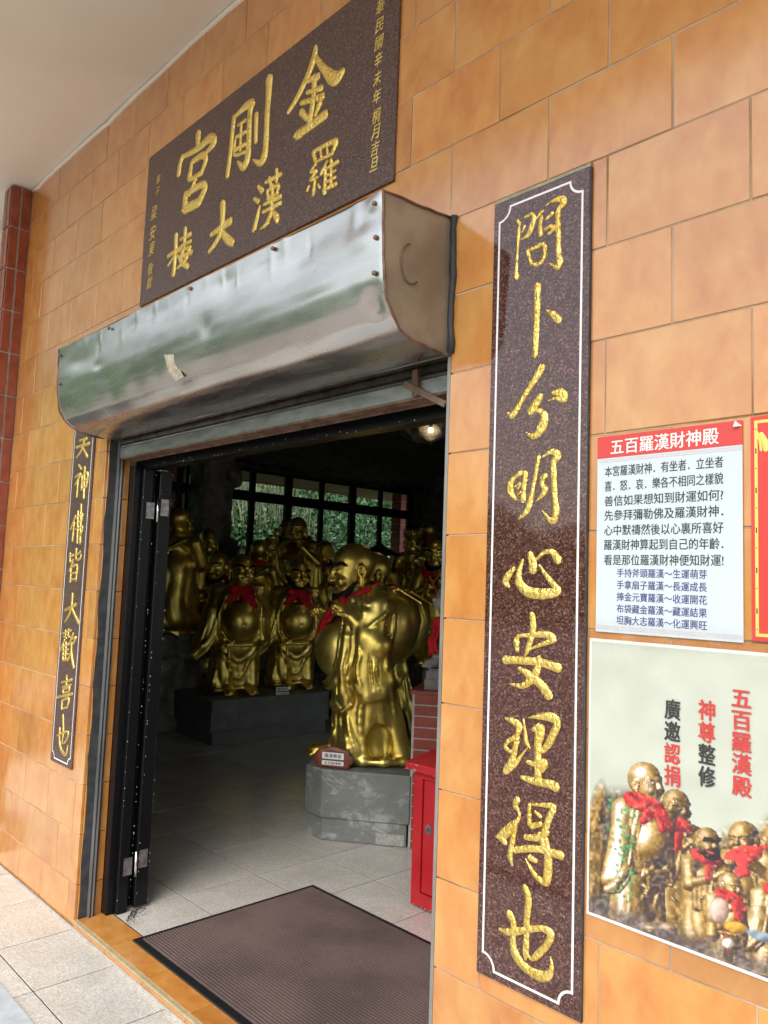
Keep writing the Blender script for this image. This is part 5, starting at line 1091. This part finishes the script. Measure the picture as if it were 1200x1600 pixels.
def fig(me,sc_,cx,foot,h,rz,tone=1.,hr=None):
    splat(me,cx,foot,h,rz,tone); 
    if sc_ is not None: splat(sc_,cx,foot,h,rz,1.,(.80,.05,.05))
    if hr is not None: splat(hr,cx,foot,h,rz,1.,(.03,.025,.02))
fig(mC,sC,880,1330,540,fc(-.3),.75); fig(mD,sD,790,1300,500,fc(.5),.85); fig(mC,None,505,1230,420,fc(-.6),.7,hC); fig(mC,sC,425,1230,560,fc(.6),.85)
fig(mB,sB,700,1330,540,fc(-.5),.9); fig(mD,sC,545,1290,470,fc(.7),.9,hD); fig(mA,sA,960,1480,600,fc(-.9),.95,hA)
fig(mB,sB,800,1400,450,fc(.6),1.); fig(mA,sA,620,1370,370,fc(.8),1.)
fig(mB,sB,285,1235,675,fc(.85),1.15)
blob(320,640,22,32,5,.3,.35,1.1,fr=60)
mot=(.62+.55*n2+.35*(n3-.5)); FG=(img[...,0]>img[...,2]*1.25)&(img[...,0]<.97)&(qy>520); img=np.where(FG[...,None],np.clip(img*mot[...,None]+np.array([.10,.09,.06])*sm((n3-.62)*4)[...,None],0,1),img)
for k in range(90): blob(rs.uniform(180,262)+14*math.sin(k),rs.uniform(720,1190),rs.uniform(7,15),rs.uniform(5,10),rs.uniform(0,90),.5,colr=tuple(np.array([.03,.24,.10])*rs.uniform(.5,2.4)))
ln=1150+(qx-65)/709*250; over(sm((qy-(ln-95))/50)*.85*sm(.35+n2),np.stack([.05+.28*n3*n2,.045+.20*n3*n2,.05+.20*n3*n2],-1))
blob(660,1205,46,24,8,.1,.1,1,(.72,.38,.05)); blob(600,1140,38,54,0,.06,0,1,(.75,.50,.42)); blob(628,1270,5,72,-8,.3,0,1,(.5,.08,.06)); blob(632,1268,24,22,0,.15,.1,1,(.8,.74,.66)); blob(745,1235,60,22,20,.2,.2,.9,(.30,.38,.48))
# white misty print area behind the lettering
me=bpy.data.meshes.new('poster_print'); V=np.stack([PX0+us*(PX1-PX0),np.full(us.shape,YQ-.0006)-.0012*np.abs(np.sin(us*9+vs*5)*np.sin(vs*6)),PZT-vs*(PZT-PZB)],-1).reshape(-1,3)
ia=(np.arange(NZ)[:,None]*(NX+1)+np.arange(NX)[None]).ravel(); Fq=np.stack([ia,ia+NX+1,ia+NX+2,ia+1],1)
from_np(me,V,Fq)
ca=me.color_attributes.new('print','FLOAT_COLOR','POINT'); ca.data.foreach_set('color',np.concatenate([np.clip(img,0,1),np.ones(img.shape[:2]+(1,))],-1).astype('f4').ravel())
pm,t,p=mat('printed poster',.3); at=nd(t,'Attribute',attribute_name='print'); t.links.new(at.outputs['Color'],p.inputs['Base Color']); bump(t,p,noise(t,coords(t),14,3),.12,.004)
pw(link('print',me,pm),p2)

# name plaques
def plaque(loc,rz,label,wood=True):
    e=empty('name_plaque',loc,rz); tag(e,label,'plaque')
    if wood:
        F=Field((-.13,-.04,-.01),(.13,.04,.14),.006); F.rbox((0,0,.055),(.095,.012,.055),.012,.02).ell((-.09,0,.055),(.03,.012,.04),.01).ell((.09,0,.055),(.03,.012,.035),.01).ell((0,0,.10),(.06,.012,.025),.01)
        link('wood_back',F.mesh('plaque'),M['wood'],e); z=.072
    else: z=.05; part('holder',MB().box((-.06,-.004,0),(.06,.006,.075)),M['black_hair'],e,False)
    for zz,h,s in ((z,.036,'羅漢尊者'),(z-.040,.024,'五百羅漢殿')):
        part('card',MB().box((-.064,-.0165,zz-h/2),(.064,-.0145,zz+h/2)),M['paper'],e,False)
        me,a=glyphs(s,.01); lo,hi=a.min(0),a.max(0)
        me.vertices.foreach_set('co',np.stack([-.05+(a[:,0]-lo[0])/(hi[0]-lo[0])*.10,np.full(len(a),-.0172),zz+(a[:,1]-.38)/.92*h*.62],1).ravel()); me.update(); me.materials.append(ink_k); link('lettering',me,None,e)
plaque((-3.475,2.965,.42),R(33),'dark red wooden name plaque with two white cards at the nearest monk\'s feet')
plaque((-5.96,4.42,.42),R(78),'small white name card standing between the two pot bellied monks',False)

# ================================================================== BRICK PEDESTAL, LION, DONATION BOX
bp=empty('brick_pedestal',(-3.0,3.35,.03)); tag(bp,'red brick tiled pedestal with grey joints behind the donation box','pedestal')
ud=Vector((.83,.558)); un=Vector((-.558,.83)); o0=Vector((-3.098,3.205))
def bx_or(u0,u1,n0,n1,z0,z1): 
    q=[o0+ud*u0+un*n0,o0+ud*u1+un*n0,o0+ud*u1+un*n1,o0+ud*u0+un*n1]; return MB().prism([tuple(p) for p in q],z0,z1)
pw(bx_or(0.0,.74,.006,.60,.0305,.868).build('core',M['brick_joint']),bp); pw(bx_or(-.012,.75,-.004,.61,.868,.887).build('cap_slab',M['brick_dark']),bp)
z=.866
while z>.06:
    for k in range(3): pw(bx_or(.014+.245*k,.014+.235+.245*k,-.002,.008,z-.052,z).build('brick',M['brick_dark']),bp)
    z-=.0615
mb_=empty('marble_block',(-2.7,3.5,.887)); tag(mb_,'grey purple marble block on top of the brick pedestal','stone block')
pw(bx_or(.055,.60,.06,.50,.888,.945).build('lower_slab',M['marble']),mb_); pw(bx_or(.062,.60,.065,.50,.9455,.995).build('middle_slab',M['marble']),mb_); pw(bx_or(.075,.58,.075,.48,.9955,1.005).build('upper_slab',M['marble']),mb_)
F=Field((-.22,-.30,-.01),(.22,.26,.56),.0065)
F.cap((0,.08,.14),(0,-.04,.30),.11,.10,.05).ell((0,.12,.10),(.12,.12,.11),.04)
for x in (-1,1):
    F.cap((x*.075,-.11,.26),(x*.080,-.15,.04),.038,.033,.02).ell((x*.080,-.175,.028),(.042,.055,.028),.015).ell((x*.11,.02,.07),(.05,.10,.07),.03)
    for t_ in (-.026,-.009,.009,.026): F.cap((x*.080+t_,-.19,.024),(x*.080+t_*1.1,-.222,.014),.012,.0125,.003)
    F.ell((x*.07,-.0,.47),(.02,.02,.035),.01)
F.ell((0,-.10,.40),(.095,.10,.09),.03).ell((0,-.185,.37),(.055,.05,.045),.02).ell((0,-.235,.385),(.02,.015,.014),.006)
F.disp(lambda x,y,z:np.where(z>.23,.010*np.sin(14*np.arctan2(x,-(y-.02))+z*60),0)*sst(.23,.30,z)*sst(-.17,-.12,y)+.0)
F.disp(lambda x,y,z:.0035*np.sin(z*150+np.abs(x)*60)*sst(.05,.09,z)*(1-sst(.24,.3,z))*(y<-.08))
li=empty('stone_lion',(-2.955,3.50,1.006),R(-12),1.02); tag(li,'pale carved stone lion with red ribbon, mostly hidden by the door jamb','lion statue'); link('body',F.mesh('lion'),M['stone'],li)
sL=scarf((0,-.05,.27),(.115,.10,.03),[([(-.04,-.02,0),(-.06,-.05,-.08),(-.05,-.05,-.15)],.030),([(.03,-.02,0),(.05,-.05,-.08)],.03)],.008); link('ribbon',sL,M['red_cloth'],li)

db=empty('donation_box',(-2.3,2.85,.03)); tag(db,'red painted metal donation cabinet with chipped top beside the right jamb','donation box')
X0,X1,Y0,Y1=-2.552,-2.05,2.668,3.02
pw(MB().box((X0,Y0,.04),(X0+.055,Y0+.02,.635),.001).box((X1-.055,Y0,.04),(X1,Y0+.02,.635),.001).box((X0+.055,Y0,.60),(X1-.055,Y0+.02,.635)).box((X0+.055,Y0,.04),(X1-.055,Y0+.02,.10)).build('frame',M['red_paint']),db)
pw(MB().box((X0+.001,Y0+.020,.04),(X1-.001,Y1,.634)).build('cabinet_body',M['red_paint']),db)
pw(MB().box((X0+.059,Y0+.007,.104),(X1-.059,Y0+.019,.596),.0015).build('door_panel',M['red_paint']),db)
o=MB().tube([(X0+.095,Y0+.008,.385),(X0+.095,Y0+.003,.385)],[.022,.020],16).tube([(X0+.095,Y0+.0035,.385),(X0+.095,Y0-.004,.385)],[.012,.010],12).build('lock',M['hinge'],None); pw(o,db)
o=MB().box((X0+.0935,Y0-.005,.378),(X0+.0965,Y0-.0042,.392)).build('keyhole',M['frame']); pw(o,db)
za,zb=.668,.742
v=[(X0-.03,Y0-.03,.632),(X1+.03,Y0-.03,.632),(X1+.03,Y1+.02,.632),(X0-.03,Y1+.02,.632),(X0-.03,Y0-.03,za),(X1+.03,Y0-.03,za),(X1+.03,Y1+.02,zb),(X0-.03,Y1+.02,zb)]
o=mk('sloping_top',v,[(3,2,1,0),(4,5,6,7),(0,1,5,4),(2,3,7,6),(1,2,6,5),(3,0,4,7)],M['red_paint']); pw(o,db)
md=o.modifiers.new('b','BEVEL'); md.width=.005; md.segments=2
chips=MB(); 
for k in range(46):
    s=rnd.uniform(.0015,.006); x=X0-.028+abs(rnd.gauss(0,.05)); z=rnd.choice([.636,.664])+rnd.gauss(0,.003); z=min(max(z,.634),.667-s); chips.box((x,Y0-.0305,z),(x+s*rnd.uniform(.8,2.5),Y0-.0301,z+s*.7))
for k in range(26):
    s=rnd.uniform(.002,.008); x=rnd.uniform(X0+.004,X1-.1); chips.box((x,Y0-.0005,.041),(x+s*2,Y0-.0001,.041+s))
tag(pw(chips.build('paint_chips',simple('bare chipped metal',(.22,.13,.10),(.45,.38,.33),60,.6)),db),kind='stuff')
pw(MB().tube([(X0+.0,Y0+.10,.052),(X0-.022,Y0+.10,.052)],.022,14).build('caster',M['frame']),db)
sl=(zb-za)/(Y1-Y0+.05); yy=lambda y: za+(y-(Y0-.03))*sl
v=[(-2.475,2.78),(-2.30,2.74),(-2.24,2.93),(-2.42,2.97)]
tag(mk('paper_sheet',[(x,y,yy(y)+.0025+.004*(i==3)) for i,(x,y) in enumerate(v)]+[(x+.012,y+.015,yy(y+.015)+.0045+.004*(i==2)) for i,(x,y) in enumerate(v)],[(0,1,2,3),(4,5,6,7)],M['paper']),'white paper sheets lying on the red donation box','paper')

# ================================================================== WINDOWS
XWn=-10.0
def window(y0,y1,z0,z1,label,panes,tr=(2.65,2.80),loc='w'):
    e=empty('window',(XWn,(y0+y1)/2,z0)); tag(e,label,'window')
    mb=MB().box((XWn-.02,y0,z0),(XWn+.05,y0+.06,z1)).box((XWn-.02,y1-.06,z0),(XWn+.05,y1,z1)).box((XWn-.02,y0+.06,z1-.05),(XWn+.05,y1-.06,z1)).box((XWn-.02,y0+.06,z0),(XWn+.05,y1-.06,z0+.06)).box((XWn-.02,y0+.06,tr[0]),(XWn+.05,y1-.06,tr[1]))
    for m0,m1 in panes: mb.box((XWn-.015,m0,z0+.06),(XWn+.045,m1,tr[0]-.0005)).box((XWn-.015,m0,tr[1]+.0005),(XWn+.045,m1,z1-.05))
    pw(mb.build('frame',M['frame']),e)
    ed=[y0+.06]+[v for p in panes for v in p]+[y1-.06]
    for i in range(0,len(ed),2):
        for a,b in ((z0+.06,tr[0]),(tr[1],z1-.05)): pw(box('pane',(XWn+.008,ed[i],a),(XWn+.013,ed[i+1],b),gl),e)
window(6.08,7.35,1.15,3.14,'left of the three black framed windows, behind the haloed monk',[(6.625,6.715)])
window(7.352,8.70,1.15,3.14,'middle black framed window looking onto the green slope',[(7.985,8.065)])
window(8.702,10.10,1.15,3.14,'right black framed window behind the nearest monk\'s head',[(9.317,9.392)])
window(2.02,4.44,1.15,3.14,'wide black framed window added unseen behind the folding door to light the statues',[(2.80,2.86),(3.60,3.66)])  # unseen extra window, added so daylight reaches the statues from the left
window(4.46,5.58,1.15,3.14,'black framed window left of the grey rock pillar',[(5.02,5.08)])
MBp=MB().box((-10.0,10.10,1.15),(-9.9,10.42,3.14)); tag(MBp.build('wall_pier',M['rock']),kind='structure')
F=Field((-.30,-.34,0),(.40,.34,3.3),.03); F.rbox((0,0,1.6),(.22,.25,1.7),.05,.02)
for k in range(34): F.ell((rnd.uniform(.0,.26),rnd.uniform(-.25,.25),rnd.uniform(.3,3.1)),(rnd.uniform(.05,.12),rnd.uniform(.08,.16),rnd.uniform(.06,.2)),.05)
F.disp(lambda x,y,z:.02*np.sin(x*22+3*np.sin(z*4))*np.sin(z*13+2*np.sin(y*9))*np.sin(y*17))
e=empty('rock_pillar',(-9.72,5.80,0)); tag(e,'grey sculpted rock pillar between the windows','pillar'); link('shaft',F.mesh('pillar'),M['rock_grey'],e)
F=Field((-.40,-.40,0),(.40,.40,3.3),.035); F.cap((0,0,0),(0,0,3.3),.22,.28,.05)
for k in range(30): a=rnd.uniform(0,6.3); F.ell((.22*math.cos(a),.22*math.sin(a),rnd.uniform(.3,3.2)),(rnd.uniform(.06,.13),)*2+(rnd.uniform(.08,.22),),.06)
e=empty('rock_pillar',(-8.7,9.5,0)); tag(e,'nearly black rock column right of the windows','pillar'); link('shaft',F.mesh('pillar2'),M['rock'],e)
# awning and brick posts outside the windows
tag(MB().box((-12.0,2.0,3.26),(-10.21,12,3.34)).box((-12.05,2.0,3.235),(-12.0,12,3.36)).build('awning',simple('tan awning soffit',(.28,.17,.09),(.36,.22,.12),2,.7)),'tan awning over the windows outside','awning')
for y,l in ((10.86,'red brick post outside the right window'),(5.98,'red brick post outside the small left window')):
    e=empty('brick_post',(-11.0,y,0)); tag(e,l,'post'); pw(box('mortar_core',(-11.12,y-.1,-.15),(-10.88,y+.1,3.255),M['brick_joint']),e)
    for k in range(11): pw(box('brick',(-11.13,y-.11,1.6+.15*k),(-10.87,y+.11,1.6+.15*k+.138),M['brick_dark']),e)
# unseen side of the hall: windows added opposite to bring daylight onto the statues
XWn=2.1
for k in range(3): window(2.62+2.0*k,4.60+2.0*k,.52,3.08,['first','second','third'][k]+' added window in the right side wall, out of view, to light the statues',[(3.58+2*k,3.64+2*k)],tr=(2.40,2.50))
F=Field((-.45,-.45,-.35),(.45,.45,.35),.025); F.ell((0,0,0),(.26,.20,.15),.05).ell((.12,-.05,-.05),(.14,.14,.10),.05).ell((-.15,.05,.10),(.2,.2,.2),.05)
F.disp(lambda x,y,z:.025*np.sin(x*24+2*np.sin(z*9))*np.sin(y*21)*np.sin(z*26)); e=empty('ceiling_rock',(-5.28,5.52,3.03)); tag(e,'warm lit knob of sculpted rock beside the ceiling bulb','rock'); link('boulder',F.mesh('ceiling rock'),M['rock_grey'],e)
# lamp
lm=empty('ceiling_lamp',(-5.0,5.305,2.937)); tag(lm,'small lit round bulb under the dark rock ceiling','lamp')
link('bulb',MB().tube([(0,0,-.022),(0,0,-.015),(0,0,0),(0,0,.015),(0,0,.022)],[.006,.017,.022,.017,.006],14).build('tb',plain('lit bulb glass',(1,.80,.45),.3,emit=22),None,True).data,None,lm); bpy.data.objects.remove(bpy.data.objects['tb'])
link('socket',MB().tube([(0,0,.026),(0,0,.07),(0,0,.22)],[.016,.02,.012],10).build('ts',M['frame'],None,True).data,None,lm); bpy.data.objects.remove(bpy.data.objects['ts'])
ld=bpy.data.lights.new('bulb_light','POINT'); ld.energy=.5; ld.color=(1,.72,.40); ld.shadow_soft_size=.03; lo_=bpy.data.objects.new('bulb_light',ld); COL.objects.link(lo_); lo_.parent=lm; lo_.location=(0,0,-.06)

# ================================================================== GREEN SLOPES (behind the windows; across the valley behind the viewer)
leafm,t,p=mat('leaf green',.5,0,(.05,.11,.035)); gi=nd(t,'NewGeometry'); oi=ramp(t,gi.outputs['Random Per Island'],[(0,(.025,.075,.028)),(.5,(.055,.14,.05)),(.85,(.09,.19,.07)),(1,(.18,.22,.12))]); t.links.new(oi,p.inputs['Base Color'])
def leaves(name,n,fn,size,label=None,long=1.):
    rs=np.random.RandomState(len(name)+n); C=fn(rs,n); k=6  # leaf quads
    a=rs.normal(size=(n,3)); a/=np.linalg.norm(a,axis=1)[:,None]; b=np.cross(a,rs.normal(size=(n,3))); b/=np.linalg.norm(b,axis=1)[:,None]
    s=size*rs.uniform(.5,1.4,(n,1)); V=np.stack([C-a*s*long,C-b*s*.45,C+a*s*long,C+b*s*.45],1).reshape(-1,3); me=bpy.data.meshes.new(name); from_np(me,V,np.arange(n*4).reshape(-1,4)); me.polygons.foreach_set('use_smooth',np.zeros(n,bool))
    o=link(name,me,leafm); tag(o,label,None,None,'stuff'); return o
soil=simple('shaded soil and moss',(.035,.08,.03),(.08,.15,.055),2,.9)
nx,ny=24,30; V=[];F=[]
hs=lambda x,y:max(-.15,(-12.6-x)*.95+.7*math.sin(y*.9+x)+.5*math.sin(y*.37)+.9)
for j in range(ny+1):
    for i in range(nx+1): x=-12.3-14*i/nx; y=-4+30*j/ny; V.append((x,y,hs(x,y) if i else -.15))
for j in range(ny):
    for i in range(nx): a=j*(nx+1)+i; F.append((a,a+nx+1,a+nx+2,a+1))
tag(mk('hillside',V,F,soil,None,True),kind='structure')
def onhill(rs,n):
    x=-12.6-rs.rand(n)**1.3*10; y=rs.uniform(4,21,n); z=np.array([hs(a,b) for a,b in zip(x,y)])+np.abs(rs.normal(0,.28,n)); return np.stack([x,y,z],1)
leaves('undergrowth',240000,onhill,.06,'leafy undergrowth covering the slope behind the windows')
rg=np.random.RandomState(5); V=[];F=[]
for k in range(900):      # dry reed blades
    x=-13.2-rg.rand()*3.0; y=rg.uniform(6,10.5); z=hs(x,y); h=rg.uniform(.6,1.7); dx,dy=rg.normal(0,.35,2); w_=.012
    n=len(V); V+=[(x,y-w_,z),(x,y+w_,z),(x+dx*.5,y+dy*.4-w_,z+h*.75),(x+dx*.5,y+dy*.4+w_,z+h*.75),(x+dx,y+dy,z+h*rg.uniform(.6,1.0))]; F+=[(n,n+1,n+3,n+2),(n+2,n+3,n+4)]
tag(mk('reeds',V,F,simple('dry reed',(.13,.18,.08),(.30,.30,.18),.8,.7)),'tall pale reeds on the slope behind the windows',None,None,'stuff')
hm=simple('far wooded hill',(.030,.075,.028),(.085,.15,.055),.35,.9,bs=1,bd=.5,bscale=1.2)
V=[];F=[]; nx,ny=120,26
def far(x,d):
    el=5+13.5/(1+math.exp(-(x-43)/4.))+.8*math.sin(x*.45)+.5*math.sin(x*1.3+1)      # skyline angle against bearing
    return -.17+(30+d)*math.tan(R(el))*(1-math.exp(-d/9.))**1.0*(1-.25*d/60)+.5*math.sin(x*2.2+d*.6)*min(1,d/6)
for j in range(ny+1):
    for i in range(nx+1): a=-70+158*i/nx; d=60*j/ny; V.append((-(30+d)*math.sin(R(a)),-(30+d)*math.cos(R(a)),far(a,d)-.5*(j==0)))
for j in range(ny):
    for i in range(nx): a=j*(nx+1)+i; F.append((a,a+nx+1,a+nx+2,a+1))
tag(mk('wooded_hill',V,F,hm,None,True),kind='structure')
print('objects',len(bpy.data.objects),'tris',sum(len(o.data.polygons) for o in bpy.data.objects if o.type=='MESH')*2)
